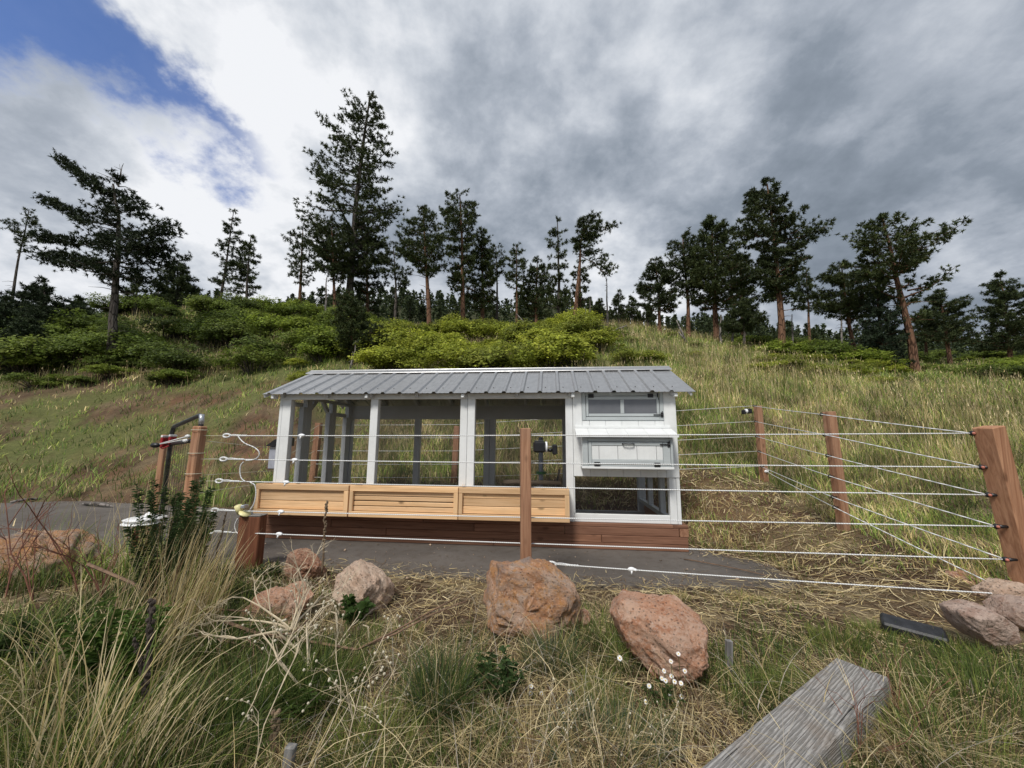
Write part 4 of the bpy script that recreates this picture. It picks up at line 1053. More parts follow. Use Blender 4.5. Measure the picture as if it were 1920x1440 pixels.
# meadow on the slopes
X, Y, r = scatter(250000, 5.0, 44, rng)
ok = ~blocked(X, Y, .05); X, Y, r = X[ok], Y[ok], r[ok]
inn_ = inpoly(X, Y, FENCEPOLY); n1 = fbm(X*.30, Y*.45, 51); n2 = fbm(X*1.7, Y*1.7, 57)
bankm = np.exp(-(((X+7.2)/3.6)**2+((Y-9.8)/1.5)**2))+.9*np.exp(-(((X+11.5)/5)**2+((Y-13.3)/1.1)**2))
left = sstep(-2.5, -4.5, X)*sstep(17, 14, Y)
n3_ = fbm(X*2.6, Y*2.6, 91, 3); keep = rng.random(len(X)) < np.clip(1-bankm*.6, .15, 1)*(1-left*.85*sstep(.56, .44, n3_))*np.where(inn_, .55, 1.0)
X, Y, r, n1, n2, inn_, left, bankm = [a[keep] for a in (X, Y, r, n1, n2, inn_, left, bankm)]
n = len(X); Z = gz(X, Y)
tallz = sstep(.42, .62, n1)
stalk = rng.random(n) < np.where(inn_, .10, .22*(.1+1.5*tallz))*np.where(left > .5, .4, 1.0)
h = np.where(stalk, rng.uniform(.42, .80, n), rng.uniform(.18, .46, n))*(1-.45*left)*(.75+.5*n2)
h = np.where(inn_, rng.uniform(.06, .2, n), h)*(1+.5*left*sstep(.55, .7, fbm(X*2.6, Y*2.6, 91, 3)))
w = np.where(stalk, .0035, .008)*np.maximum(1, r/6.5)*rng.uniform(.7, 1.3, n)
edge_ = np.exp(-np.maximum(road_sd(X, Y), 0)/.7)*(X < -3); h = h*(1+1.3*edge_); h = h*(1-.5*(X > 3)*sstep(9.5, 7, r)); greenness = np.clip(sstep(.36, .56, fbm(X*.5, Y*.7, 63))+.25*sstep(0, 3, X)*sstep(7, 9, r)+edge_, 0, 1)
pr_ = np.c_[.35+.8*greenness, .15+.45*greenness, .40+.5*greenness, .42-.32*greenness, .26-.16*greenness, .16-.12*greenness]
pr_[inn_] = pr_[inn_]*[.8, .6, .8, 1.3, .7, 1.4]
pr_ = pr_*np.where(left[:, None] > .5, np.array([1.6, 1.3, 1.1, .8, .35, .7])[None], 1.0)
c1 = pick(n, [GREEN*1.8, DKGREEN*1.7, YGREEN*1.55, STRAW*1.2, PALE*1.2, BROWN*1.4], pr_, rng)
c1[stalk] = pick(int(stalk.sum()), [STRAW, PALE, YGREEN], np.tile([[.45, .35, .3]], (int(stalk.sum()), 1)), rng)*.9
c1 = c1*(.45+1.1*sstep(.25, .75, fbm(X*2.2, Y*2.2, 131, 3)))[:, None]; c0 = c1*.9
bend = np.where(stalk, rng.uniform(.05, .35, n), rng.uniform(.2, 1.1, n))
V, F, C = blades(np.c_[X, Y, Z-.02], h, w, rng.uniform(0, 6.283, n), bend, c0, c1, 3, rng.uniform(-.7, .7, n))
parts = [(V, F, C)]
# seed heads on the stalks: slim spindles
si = np.where(stalk & (r > 5.5) & (r < 26))[0]; si = si[rng.random(len(si)) < .35]
D = np.stack([np.cos(rng.uniform(0, 6.28, len(si))), np.sin(rng.uniform(0, 6.28, len(si))), np.zeros(len(si))], -1)
k7 = 7
tip = V.reshape(-1, k7, 3)[si, 6]
hs = rng.uniform(.05, .11, len(si)); wsd = .007*np.maximum(1, r[si]/8)
V2, F2, C2 = blades(tip-np.c_[0*hs, 0*hs, hs*.7], hs, wsd*1.6, rng.uniform(0, 6.28, len(si)), rng.uniform(0, .4, len(si)), c1[si]*1.05, c1[si]*1.15, 2, rng.uniform(-.7, .7, len(si)))
parts.append((V2, F2, C2))
V, F, C = joinm(parts)
tag(npobj('meadow_grass', V, F, MAT['blade'], None, C), 'mixed green and straw grass covering the slopes', 'grass', kind='stuff')

# near verge: grass between the camera and the drive
X, Y, r = scatter(150000, 1.0, 5.6, rng, -1.2, 1.2)
ok = ~blocked(X, Y, .03) & (Y < 5.2) & ~((np.abs((X-bm.location[0])*side[0]+(Y-bm.location[1])*side[1]) < wid/2+.01) & (((X-bm.location[0])*axis[0]+(Y-bm.location[1])*axis[1]) < .01) & (((X-bm.location[0])*axis[0]+(Y-bm.location[1])*axis[1]) > -2.3))
X, Y, r = X[ok], Y[ok], r[ok]
n1 = fbm(X*1.6, Y*1.6, 71); n2 = fbm(X*4.5, Y*4.5, 77); L = sstep(-.45, -1.5, X/np.maximum(Y, .8)*1.6+.2*(n1-.5))*(1-.8*np.exp(-(((X+3.6)/1.0)**2+((Y-3.0)/.5)**2))); RT = sstep(1.0, 2.2, X)
cen = sstep(2.5, 3.0, Y)*(1-L)
dens = np.clip(.24+.9*L+.5*sstep(.50, .64, n1)-.2*cen-.12*RT, .06, 1)
keep = rng.random(len(X)) < dens; X, Y, r, n1, n2, L, RT, cen = [a[keep] for a in (X, Y, r, n1, n2, L, RT, cen)]
n = len(X); Z = gz(X, Y)
h = rng.uniform(.05, .17, n)*(1+.9*sstep(.5, .7, n1))*(1-.5*cen); h = h*(1-.45*sstep(.5, 1.4, X)); h = h*(1-L)+L*rng.uniform(.06, .30, n)
w = rng.uniform(.0028, .0055, n)*np.maximum(1, r/2.6)
gr = np.clip(sstep(.46, .64, n1)+.75*L, 0, 1)
pr_ = np.c_[.25+.9*gr, .16+.6*gr, .18+.4*gr, .42-.36*gr, .26-.2*gr, .45-.36*gr]
c1 = pick(n, [GREEN, DKGREEN, YGREEN, STRAW, PALE, BROWN], pr_, rng)
c1 = c1*(.5+1.1*sstep(.25, .75, fbm(X*6, Y*6, 133, 3)))[:, None]
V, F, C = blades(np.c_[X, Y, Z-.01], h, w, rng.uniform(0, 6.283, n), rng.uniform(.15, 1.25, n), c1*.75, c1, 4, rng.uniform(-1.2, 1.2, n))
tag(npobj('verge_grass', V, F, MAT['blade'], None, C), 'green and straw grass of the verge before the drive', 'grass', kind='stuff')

# straw lying flat on the ground
def litter(n, r0, r1, dn, rng, lmin, lmax, ww):
    X, Y, r = scatter(n, r0, r1, rng, -1.2, 1.2); ok = ~blocked(X, Y, -.40*rng.random(n)**3) & (rng.random(n) < dn(X, Y, r)); X, Y, r = X[ok], Y[ok], r[ok]; n = len(X)
    a = rng.uniform(0, 6.283, n); L_ = rng.uniform(lmin, lmax, n)*np.maximum(1, r/4)**.5; d = np.c_[np.cos(a), np.sin(a)]
    Z0 = np.maximum(gz(X, Y), -.004); X1, Y1 = X+d[:, 0]*L_, Y+d[:, 1]*L_; Z1 = np.maximum(gz(X1, Y1), -.004)
    lift = rng.uniform(.004, .05, (n, 2))**1.3
    p0 = np.c_[X, Y, Z0+.004+lift[:, 0]]; p1 = np.c_[X1, Y1, Z1+.004+lift[:, 1]]
    pm = (p0+p1)/2+np.c_[d[:, 1], -d[:, 0], 0*a]*(rng.uniform(-.12, .12, n)*L_)[:, None]
    s_ = np.c_[-d[:, 1], d[:, 0], rng.uniform(-.6, .6, n)]*(ww*np.maximum(1, r/3.0)*rng.uniform(.6, 1.5, n)*.5)[:, None]
    V = np.stack([p0-s_, p0+s_, pm+s_, pm-s_, p1+s_*.5, p1-s_*.5], 1).reshape(-1, 3)
    F = (np.array([(0, 1, 2), (0, 2, 3), (3, 2, 4), (3, 4, 5)])[None]+(np.arange(n)*6)[:, None, None]).reshape(-1, 3)
    c = pick(n, [STRAW, PALE, BROWN, np.array([.25, .2, .13])], np.tile([[.30, .30, .26, .34]], (n, 1)), rng)
    return V, F, np.repeat(c*1.25, 6, 0)
l1 = litter(40000, 1.0, 5.4, lambda X, Y, r: np.where(Y < 5, np.clip(.9-.5*sstep(-.5, -1.6, X), .2, 1), .6), rng, .04, .22, .0024)
l2 = litter(34000, 3.2, 9.5, lambda X, Y, r: np.where(inpoly(X, Y, FENCEPOLY), 1.0, .18), rng, .05, .2, .003)
V, F, C = joinm([l1, l2])
tag(npobj('straw_litter', V, F, MAT['blade'], None, C), 'dry straw litter strewn over the ground', 'straw', kind='stuff')

# long bleached stalks tangled over the verge
n = 2000; X, Y, r = scatter(n, 1.35, 3.3, rng, -.95, .95); ok = ~blocked(X, Y, .1) & (rng.random(n) < np.clip(1.1-.35*np.abs(X+.3), .25, 1)); X, Y, r = X[ok], Y[ok], r[ok]; n = len(X)
a = rng.uniform(0, 6.283, n); c = pick(n, [PALE, STRAW, np.array([.45, .40, .33]), BROWN], np.tile([[.45, .25, .3, .15]], (n, 1)), rng)
V, F, C = blades(np.c_[X, Y, gz(X, Y)+rng.uniform(0, .05, n)], rng.uniform(.10, .42, n), rng.uniform(.0028, .0052, n), a, rng.uniform(.9, 2.6, n), c, c, 6, rng.uniform(-1.2, 1.2, n))
tag(npobj('tangled_stalks', V, F, MAT['blade'], None, C), 'bleached dry stalks tangled over the verge', 'dry stalks', kind='stuff')
# grit and small stones along the asphalt edge
n = 5200; i_ = rng.integers(0, len(ROAD), n); p_ = ROAD[i_]+rng.normal(0, .16, (n, 2)); k_ = rng.random(n) < .18; p_[k_] = np.c_[rng.uniform(-8, 2.4, k_.sum()), rng.uniform(3.7, 6.5, k_.sum())]
u_, w_ = coop_local(p_[:, 0], p_[:, 1]); ok = ~((u_ > -.15) & (u_ < CW+.12) & (w_ > -.12)) & (p_[:, 1] < 9) & (p_[:, 0] > -11); p_ = p_[ok]; n = len(p_)
zz_ = np.where(road_sd(p_[:, 0], p_[:, 1]) < 0, 0.0, gz(p_[:, 0], p_[:, 1])); sz = rng.uniform(.003, .011, n)*np.where(rng.random(n) < .06, 2.2, 1)
oct_ = np.array([(1, 0, 0), (-1, 0, 0), (0, 1, 0), (0, -1, 0), (0, 0, .7), (0, 0, -.7)]); V = (oct_[None]*rng.uniform(.6, 1.3, (n, 6, 1))*sz[:, None, None]+np.c_[p_, zz_+sz*.4][:, None, :]).reshape(-1, 3)
F = (np.array([(0, 2, 4), (2, 1, 4), (1, 3, 4), (3, 0, 4), (2, 0, 5), (1, 2, 5), (3, 1, 5), (0, 3, 5)])[None]+(np.arange(n)*6)[:, None, None]).reshape(-1, 3)
tag(npobj('grit', V, F, MAT['stem'], None, np.repeat(pick(n, [np.array([.3, .22, .17]), np.array([.16, .13, .11]), np.array([.42, .32, .25])], np.tile([[.4, .4, .2]], (n, 1)), rng), 6, 0)), 'grit and small stones along the asphalt edge', 'grit', kind='stuff')

# ------------------------------------------------------------------ distinct clumps in the foreground
def clump(name, px, py, Hh, spread, nb, cols, prob, label, seed, cat='grass', w=.004, bend=(.1, .7), lean=None, z=None, seg=5, group=None):
    rg = np.random.default_rng(seed); b = onground(px, py, 0); zz = gz(b[0], b[1]) if z is None else z
    a = rg.uniform(0, 6.283, nb); rad = spread*np.sqrt(rg.random(nb)); P_ = np.c_[rad*np.cos(a), rad*np.sin(a), np.full(nb, -.02)]
    h = Hh*rg.uniform(.45, 1.0, nb); az_ = a+rg.normal(0, .6, nb)
    if lean is not None: az_ = np.where(rg.random(nb) < .8, lean+rg.normal(0, .35, nb), az_)
    c = pick(nb, cols, np.tile([prob], (nb, 1)), rg)
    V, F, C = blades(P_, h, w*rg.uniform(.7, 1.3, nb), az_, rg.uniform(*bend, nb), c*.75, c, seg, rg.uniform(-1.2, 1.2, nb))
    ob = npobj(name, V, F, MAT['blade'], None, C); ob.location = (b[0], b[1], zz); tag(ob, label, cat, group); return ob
clump('grass_tuft', 825, 1330, .42, .13, 900, [GREEN, DKGREEN, BLUEG, STRAW], [.5, .3, .25, .12], 'tall dense green grass tuft between the pale and the rust-stained boulders', 1, bend=(.1, 1.0))
clump('grass_tuft', 1030, 1245, .28, .15, 600, [BLUEG, GREEN, STRAW], [.5, .3, .2], 'blue-green grass tuft under the right edge of the rust-stained boulder', 2, bend=(.2, 1.0))
clump('grass_tuft', 1130, 1310, .20, .12, 420, [YGREEN, GREEN, STRAW], [.6, .3, .2], 'yellow-green grass tuft against the sloping pink boulder', 3)
clump('grass_tuft', 1575, 1218, .17, .15, 500, [YGREEN, GREEN, STRAW], [.7, .35, .1], 'bright lime-green grass tuft at the far end of the grey beam', 4)
clump('grass_tuft', 1130, 1410, .28, .22, 700, [BLUEG, GREEN, STRAW, PALE], [.5, .2, .2, .1], 'loose grey-green grass tuft in front of the daisies', 6, bend=(.2, 1.0))
clump('grass_tuft', 1850, 1335, .22, .35, 1100, [GREEN, DKGREEN, YGREEN, STRAW], [.6, .35, .3, .1], 'wide dark green grass patch beyond the grey beam', 7)
clump('grass_tuft', 1760, 1215, .14, .2, 450, [GREEN, YGREEN, STRAW], [.5, .3, .2], 'short green grass patch beside the black slab', 8)
clump('grass_tuft', 700, 1100, .18, .12, 300, [GREEN, STRAW, YGREEN], [.4, .4, .2], 'thin grass growing behind the pale peaked boulder', 9)
clump('grass_tuft', 1410, 1290, .16, .15, 350, [DKGREEN, GREEN, STRAW], [.5, .4, .3], 'low green grass between the grey stake and the beam', 10)
clump('grass_tuft', 600, 1300, .34, .22, 800, [GREEN, YGREEN, DKGREEN], [.6, .3, .3], 'soft bright green grass below the white dry twigs', 11, bend=(.1, .8))
clump('grass_tuft', 480, 1330, .36, .22, 900, [GREEN, DKGREEN, YGREEN], [.6, .4, .2], 'deep green grass behind the dark dead stalk', 12, bend=(.1, .9))
clump('dry_grass', 60, 1560, .82, .30, 260, [STRAW, PALE, YGREEN, GREEN], [.4, .5, .25, .2], 'tall arching straw-coloured grass beside the dark dead stalk', 20, 'dry grass', .0062, (.15, .9), seg=7)
clump('dry_grass', 230, 1520, .62, .26, 150, [STRAW, PALE, YGREEN, GREEN], [.45, .3, .3, .2], 'fine straw-coloured grass clump leaning over green grass', 21, 'dry grass', .0036, (.15, 1.0), seg=7)
clump('dry_grass', -20, 1330, .75, .35, 180, [STRAW, PALE, GREEN], [.4, .3, .6], 'thick straw and green grass below the flat reddish boulder', 22, 'dry grass', .0042, (.2, .9), seg=7)
clump('dry_grass', 345, 1225, .92, .16, 160, [STRAW, PALE, YGREEN], [.5, .4, .2], 'tall slender straw stalks leaning in front of the gate post', 23, 'dry grass', .0055, (.1, .42), lean=.2, seg=7)
clump('dry_grass', 285, 1215, .95, .20, 130, [STRAW, BROWN, PALE], [.4, .4, .3], 'tall brown and straw stalks standing up through the weedy post', 28, 'dry grass', .005, (.05, .4), lean=.6, seg=7)
clump('dry_grass', 170, 1330, .85, .25, 170, [PALE, STRAW, YGREEN], [.5, .4, .3], 'tall arching pale stalks with curled tips', 24, 'dry grass', .0060, (.3, 1.3), seg=8)
clump('dry_grass', 1700, 1380, .30, .35, 900, [STRAW, PALE, BROWN], [.5, .4, .2], 'flattened pale straw heap beside the grey beam', 25, 'dry grass', .0035, (.6, 1.6), seg=5)
clump('dry_grass', 1290, 1420, .24, .3, 600, [STRAW, PALE, BROWN], [.4, .3, .4], 'dull brown dry grass between the daisies and the grey beam', 26, 'dry grass', .0032, (.5, 1.5), seg=5)
clump('dry_grass', 1010, 1420, .30, .35, 800, [STRAW, PALE, BROWN], [.4, .4, .25], 'pale dry grass with seeds in front of the leafy weed', 27, 'dry grass', .003, (.3, 1.3), seg=5)

for k, (x, y, hh_, sp_, nb_, cols_, lab) in enumerate([(1480, 1300, .16, .14, 420, [YGREEN, GREEN], 'fresh green grass tuft between the stake and the beam end'), (1200, 1380, .20, .16, 420, [GREEN, BLUEG], 'green grass tuft below the sloping pink boulder'),
      (880, 1400, .22, .16, 450, [GREEN, DKGREEN], 'dark green grass tuft in front of the tall dense tuft'), (700, 1400, .26, .18, 520, [GREEN, YGREEN], 'green grass tuft beside the pale branching stem'), (1640, 1190, .13, .14, 350, [GREEN, YGREEN], 'low green grass patch before the black slab'),
      (1890, 1270, .20, .25, 700, [GREEN, DKGREEN, YGREEN], 'thick green grass before the rock pile'), (760, 1190, .15, .12, 300, [GREEN, STRAW], 'short green grass beside the pale peaked boulder'), (380, 1420, .34, .22, 800, [GREEN, DKGREEN], 'deep green grass at the foot of the black dead stalk'), (130, 1420, .36, .3, 1000, [GREEN, DKGREEN, YGREEN], 'deep green grass under the tall arching straw'),
      (1800, 1420, .2, .25, 600, [GREEN, YGREEN, DKGREEN], 'bright green grass growing through the straw heap'), (1390, 1120, .10, .12, 220, [YGREEN, STRAW], 'small pale tuft at the asphalt edge near the corner'), (1270, 1118, .10, .10, 200, [YGREEN, STRAW], 'small tuft on the asphalt edge behind the sloping boulder'), (430, 1230, .34, .2, 800, [GREEN, DKGREEN], 'dark green grass behind the brown dead branch')]):
    clump('grass_tuft', x, y, hh_, sp_, nb_, [c_*1.15 for c_ in cols_], [1/len(cols_)]*len(cols_), lab, 400+k, bend=(.1, 1.0))
# leafy weeds
def weed(px, py, Hh, rad, nl, size, col, label, seed, name='leafy_weed', Yz=None, narrow=.45):
    rg = np.random.default_rng(seed); b = onground(px, py, 0); o = empty(name, (b[0], b[1], gz(b[0], b[1]))); tag(o, label, 'plant')
    ns = 16; m = MB(); Vs = []; Fs = []; Cs = []; bb = 0
    for s_ in range(ns):
        a = rg.uniform(0, 6.28); q_ = rad*math.sqrt(rg.random()); tip = np.array([q_*math.cos(a), q_*math.sin(a), Hh*rg.uniform(.6, 1)])
        p0 = np.array([tip[0]*.25, tip[1]*.25, 0]); pts_ = [p0, p0*.5+tip*.5+[0, 0, .03*Hh], tip]; m.tube(pts_, [.004, .003, .0015], 4, False)
        k = nl//ns; t = rg.random(k)**.7; B = p0[None]*(1-t)[:, None]+tip[None]*t[:, None]
        d = rg.normal(size=(k, 3)); d[:, 2] = np.abs(d[:, 2])*.5+.15; d /= np.linalg.norm(d, axis=1)[:, None]; sz = size*rg.uniform(.6, 1.3, k)
        s1 = np.cross(d, rg.normal(size=(k, 3))); s1 /= np.linalg.norm(s1, axis=1)[:, None]
        A_ = B; T_ = B+d*sz[:, None]-np.c_[0*t, 0*t, sz*.25]; Mq = B+d*(sz*.5)[:, None]
        V = np.stack([A_, Mq+s1*(sz*narrow*.5)[:, None], T_, Mq-s1*(sz*narrow*.5)[:, None]], 1).reshape(-1, 3)
        Vs.append(V); Fs.append(np.array([(0, 1, 2), (0, 2, 3)])[None]+(np.arange(k)*4)[:, None, None]+bb); bb += len(V)
        Cs.append(np.repeat(np.array(col)[None]*rg.uniform(.7, 1.3, (k, 1)), 4, 0))
    V = np.concatenate(Vs); F = np.concatenate(Fs).reshape(-1, 3); C = np.concatenate(Cs)
    npobj('leaves', V, F, MAT['leaf'], o, C); m.build('stems', MAT['green_stem'], o)['kind'] = 'stuff'
    return o
MAT['green_stem'] = plain('green_stem', (.08, .10, .03), .7)
weed(935, 1315, .24, .13, 900, .035, (.08, .14, .04), 'low dark green feathery weed between grass tuft and boulders', 1)
weed(1245, 1325, .12, .10, 420, .025, (.05, .085, .025), 'small dark green weed under the daisies at the pink boulder', 2)
weed(665, 1165, .15, .12, 320, .05, (.06, .11, .03), 'broad-leaved green weed at the foot of the pale boulder', 3, narrow=.7)
weed(300, 1180, .98, .25, 6800, .034, (.06, .10, .035), 'tall dense dark green weed covering the low post under the reel', 4, 'tall_weed', narrow=.26)
weed(352, 1105, .72, .17, 2600, .05, (.055, .085, .03), 'dark green weed growing round the foot of the gate post', 5, 'tall_weed', narrow=.26)
weed(215, 1330, .45, .22, 2000, .055, (.10, .17, .035), 'bright green narrow-leaved weed in front of the weedy post', 6, 'tall_weed', narrow=.22)
weed(120, 1250, .30, .35, 1600, .045, (.085, .135, .035), 'low green weed mass under the flat reddish boulder', 7, 'tall_weed', narrow=.3)
weed(500, 1085, .14, .16, 500, .03, (.045, .075, .025), 'low green weed beside the sawn-off post', 8)
weed(560, 1340, .2, .2, 900, .035, (.06, .1, .025), 'green narrow-leaved weed below the white twigs', 9, narrow=.25)

# dry twiggy plants
def twiggy(name, starts, depth, mat_col, label, seed, spread=.5, shrink=.68, kids=3, cat='dry plant', grav=.0, buds=None):
    rg = np.random.default_rng(seed); m = MB(); root = starts[0][0]; o = empty(name, tuple(root)); tag(o, label, cat); tips = []
    def rec(p, d, L, r_, k):
        nseg = 3; pts_ = [p]; dd = d
        for i in range(nseg):
            dd = unit(dd+rg.normal(0, .13, 3)+[0, 0, grav]); pts_.append(pts_[-1]+dd*L/nseg)
        m.tube(np.array(pts_)-root, np.linspace(r_, r_*.62, nseg+1), 5 if r_ > .003 else 3, False)
        if k == 0: tips.append(pts_[-1]-root); return
        for c in range(kids):
            t = rg.uniform(.35, 1.0) if c else 1.0; i = min(nseg, max(1, int(round(t*nseg)))); nd = unit(dd+rg.normal(0, spread, 3)); rec(pts_[i], nd, L*shrink*rg.uniform(.7, 1.2), r_*.6, k-1)
    for (p, d, L, r_) in starts: rec(np.array(p, float), unit(d), L, r_, depth)
    m.build('stems', mat_col, o)['kind'] = 'stuff'
    if buds:
        b = MB()
        for t_ in tips:
            if rg.random() < buds[0]: b.ell(t_, (buds[1],)*3, 5, 4)
        b.build('seed_pods', MAT['pod'], o)['kind'] = 'stuff'
    return o
MAT['pod'] = plain('pale_seed_pods', (.55, .50, .38), .8); MAT['twig_pale'] = plain('bleached_twig', (.56, .47, .33), .8, var=.25, scale=20)
MAT['twig_brown'] = plain('brown_twig', (.17, .105, .065), .85, var=.35, scale=20); MAT['twig_red'] = plain('reddish_twig', (.20, .085, .055), .85, var=.3, scale=20); MAT['twig_dark'] = plain('dark_dead_stalk', (.05, .038, .03), .9, var=.4, scale=30, bump=.5)
p0 = at(588, 1262, 2.25); p1 = at(545, 1180, 2.35)
twiggy('dead_twigs', [(p0, p1-p0, .20, .011), (p1, at(560, 1110, 2.45)-p1, .22, .007), (p1, at(500, 1140, 2.4)-p1, .24, .0065), (p1, at(590, 1130, 2.5)-p1, .24, .006), (p1, at(470, 1190, 2.3)-p1, .26, .006), (p1, at(440, 1120, 2.5)-p1, .28, .006), (p1, at(600, 1080, 2.5)-p1, .26, .006)], 4, MAT['twig_pale'], 'bleached white fan of dry twigs standing before the pale boulder', 41, .5, .62, 3)
b0 = at(600, 1450, 1.9)
twiggy('dead_twigs', [(b0, p0-b0, .40, .012), (b0, at(480, 1390, 1.95)-b0, .3, .005), (b0, at(720, 1330, 2.0)-b0, .35, .005)], 3, MAT['twig_pale'], 'pale dry branching stem rising from the grass to the white twig fan', 42, .5, .62, 3, buds=(.35, .006))
for (a_, b_, r_, lab, sd_, mt) in [((165, 1058, 3.0), (420, 1165, 2.6), .013, 'long brown dead branch sagging across the weeds from the flat boulder', 43, 'twig_brown'), ((420, 1165, 2.6), (640, 1290, 2.2), .011, 'brown brushy dead branch lying below the white twigs', 44, 'twig_brown'), ((640, 1290, 2.2), (830, 1325, 2.1), .009, 'greyish dead branch lying toward the green tuft', 45, 'twig_brown'),
                                  ((700, 1330, 2.15), (1010, 1350, 2.05), .006, 'thin pale dry stick lying across the grass tuft', 46, 'twig_pale'), ((945, 1240, 2.45), (1090, 1340, 2.15), .009, 'brown split stick slanting from the rust-stained boulder', 47, 'twig_brown')]:
    A_ = at(*a_); B_ = at(*b_)
    L_ = np.linalg.norm(B_-A_); starts = [(A_, B_-A_, L_*.98, r_)]
    rg = np.random.default_rng(sd_)
    for k in range(7):
        t = rg.uniform(.1, .95); starts.append((A_+(B_-A_)*t, unit(B_-A_)+rg.normal(0, .6, 3), L_*.30, r_*.35))
    twiggy('dead_branch', starts, 1, MAT[mt], lab, sd_, .6, .55, 3, 'branch')
for k, (x, y, Yd, hh, lab) in enumerate([(690, 1175, 2.7, .3, 'bent pale dry stick standing before the pale boulder'), (630, 1150, 2.75, .28, 'thin bleached stick standing by the white twigs')]):
    A_ = at(x, y+70, Yd-.1); T_ = at(x, y, Yd)
    m = MB().tube([A_, A_*.5+T_*.5+[.01, 0, 0], T_, T_+[-.035, 0, .01]], [.008, .007, .006, .004], 6); tag(m.build('dry_stick', MAT['twig_pale'], None, True), lab, 'stick')
# stalks
def stalk_(px0, py0, Yd, px1, py1, r_, label, mat='twig_dark', bumps=40, seed=0, nm='dead_stalk'):
    rg = np.random.default_rng(seed); A_ = at(px0, py0, Yd); B_ = at(px1, py1, Yd); o = empty(nm, tuple(A_)); tag(o, label, 'dead plant')
    t = np.linspace(0, 1, 12)[:, None]; P_ = (B_-A_)[None]*t+rg.normal(0, .006, (12, 3))*np.sin(t*3.1)
    MB().tube(P_, np.linspace(r_*.8, r_*.55, 12), 7).build('stem', MAT[mat], o, True)
    m = MB()
    for k in range(bumps):
        u_ = rg.uniform(.35, 1); p = (B_-A_)*u_; d = unit(rg.normal(0, 1, 3)); m.ell(p+d*r_*.8, (r_*.7, r_*.7, r_*.9), 5, 4)
    m.build('seed_capsules', MAT[mat], o)
MAT['mullein'] = plain('dry_mullein', (.17, .12, .075), .9, var=.4, scale=40)
stalk_(604, 1075, 3.3, 613, 938, .011, 'slim dead mullein stalk rising in front of the first planter', 'mullein', 46, 1)
stalk_(268, 1440, 1.85, 284, 1125, .013, 'black dead flower stalk standing in the tall grass', 'twig_dark', 60, 2)
stalk_(275, 1300, 1.85, 252, 1195, .009, 'short dark seed head beside the black dead stalk', 'twig_dark', 25, 3)
stalk_(512, 1480, 1.8, 517, 1335, .014, 'short stout dead mullein stalk standing low in the grass', 'mullein', 50, 4)
stalk_(395, 1090, 3.0, 425, 960, .008, 'dark brown dry stalk leaning beside the gate post', 'mullein', 16, 5)
for k, (x, y, tx, ty, Yd, lab) in enumerate([(62, 1130, 30, 930, 3.1, 'reddish leafless shrub with fine twigs before the flat boulder'), (150, 1130, 140, 890, 3.2, 'tall thin reddish twig rising over the drive'), (190, 1120, 185, 985, 3.1, 'small reddish twiggy shrub beside the weedy post'), (10, 1120, -30, 950, 3.0, 'fine reddish twigs at the end of the flat boulder')]):
    A_ = at(x, y, Yd); T_ = at(tx, ty, Yd); L_ = np.linalg.norm(T_-A_)
    st_ = [(A_, T_-A_, L_*.75, .006)]+[(A_, unit(T_-A_)+np.random.default_rng(k*7+q).normal(0, .28, 3)*[1, .6, .3], L_*.6, .004) for q in range((2, 1, 4, 1)[k])]
    twiggy('red_twigs', st_, 2, MAT['twig_red'], lab, 60+k, .35, .55, 3, 'shrub')
for k, (x, y, lab) in enumerate([(1610, 1420, 'thin reddish dry weed stems growing against the grey beam'), (1690, 1350, 'fine reddish weed at the end of the grey beam')]):
    A_ = onground(x, y, 0); st_ = [(A_, np.random.default_rng(k*9+q).normal(0, .35, 3)+[0, 0, 1], .2, .0022) for q in range(5)]
    twiggy('red_weed', st_, 2, MAT['twig_red'], lab, 80+k, .4, .6, 2, 'dry plant')
twiggy('seed_weed', [(onground(470, 1480, 0), (-.2, .2, 1), .30, .003), (onground(560, 1470, 0), (.2, .1, 1), .3, .003), (onground(640, 1440, 0), (.3, .1, 1), .25, .003), (onground(420, 1430, 0), (.4, .2, .8), .3, .003)], 3, MAT['twig_pale'], 'pale dry weed hung with small round seed pods', 90, .5, .62, 3, buds=(.8, .0055))
twiggy('seed_weed', [(onground(1010+60*q, 1440, 0), (random.uniform(-.4, .4), .1, 1), .13, .002) for q in range(5)], 2, MAT['twig_pale'], 'low dry weed with tiny pale seed heads before the daisies', 91, .5, .7, 3, buds=(.8, .0035))
# a stick lying on the asphalt, pale sticks by the drive
A_ = onground(1282, 1048, .012); B_ = onground(1455, 1083, .012)
tag(MB().tube(line(A_, B_, -.01, 6), [.006, .006, .005, .005, .004, .003], 6).build('fallen_twig', MAT['twig_brown'], None, True), 'thin brown twig lying on the asphalt beside the coop', 'twig')
for (a_, b_, lab) in [((20, 942), (80, 935), 'pale bark strip lying at the far edge of the drive'), ((155, 945), (215, 950), 'thin pale stick lying along the drive edge below the red bank')]:
    A_ = onground(*a_, .03); B_ = onground(*b_, .03); tag(MB().tube(line(A_, B_, -.02, 6), [.02, .03, .028, .03, .02, .008], 6).build('pale_stick', MAT['dead'], None, True), lab, 'stick')
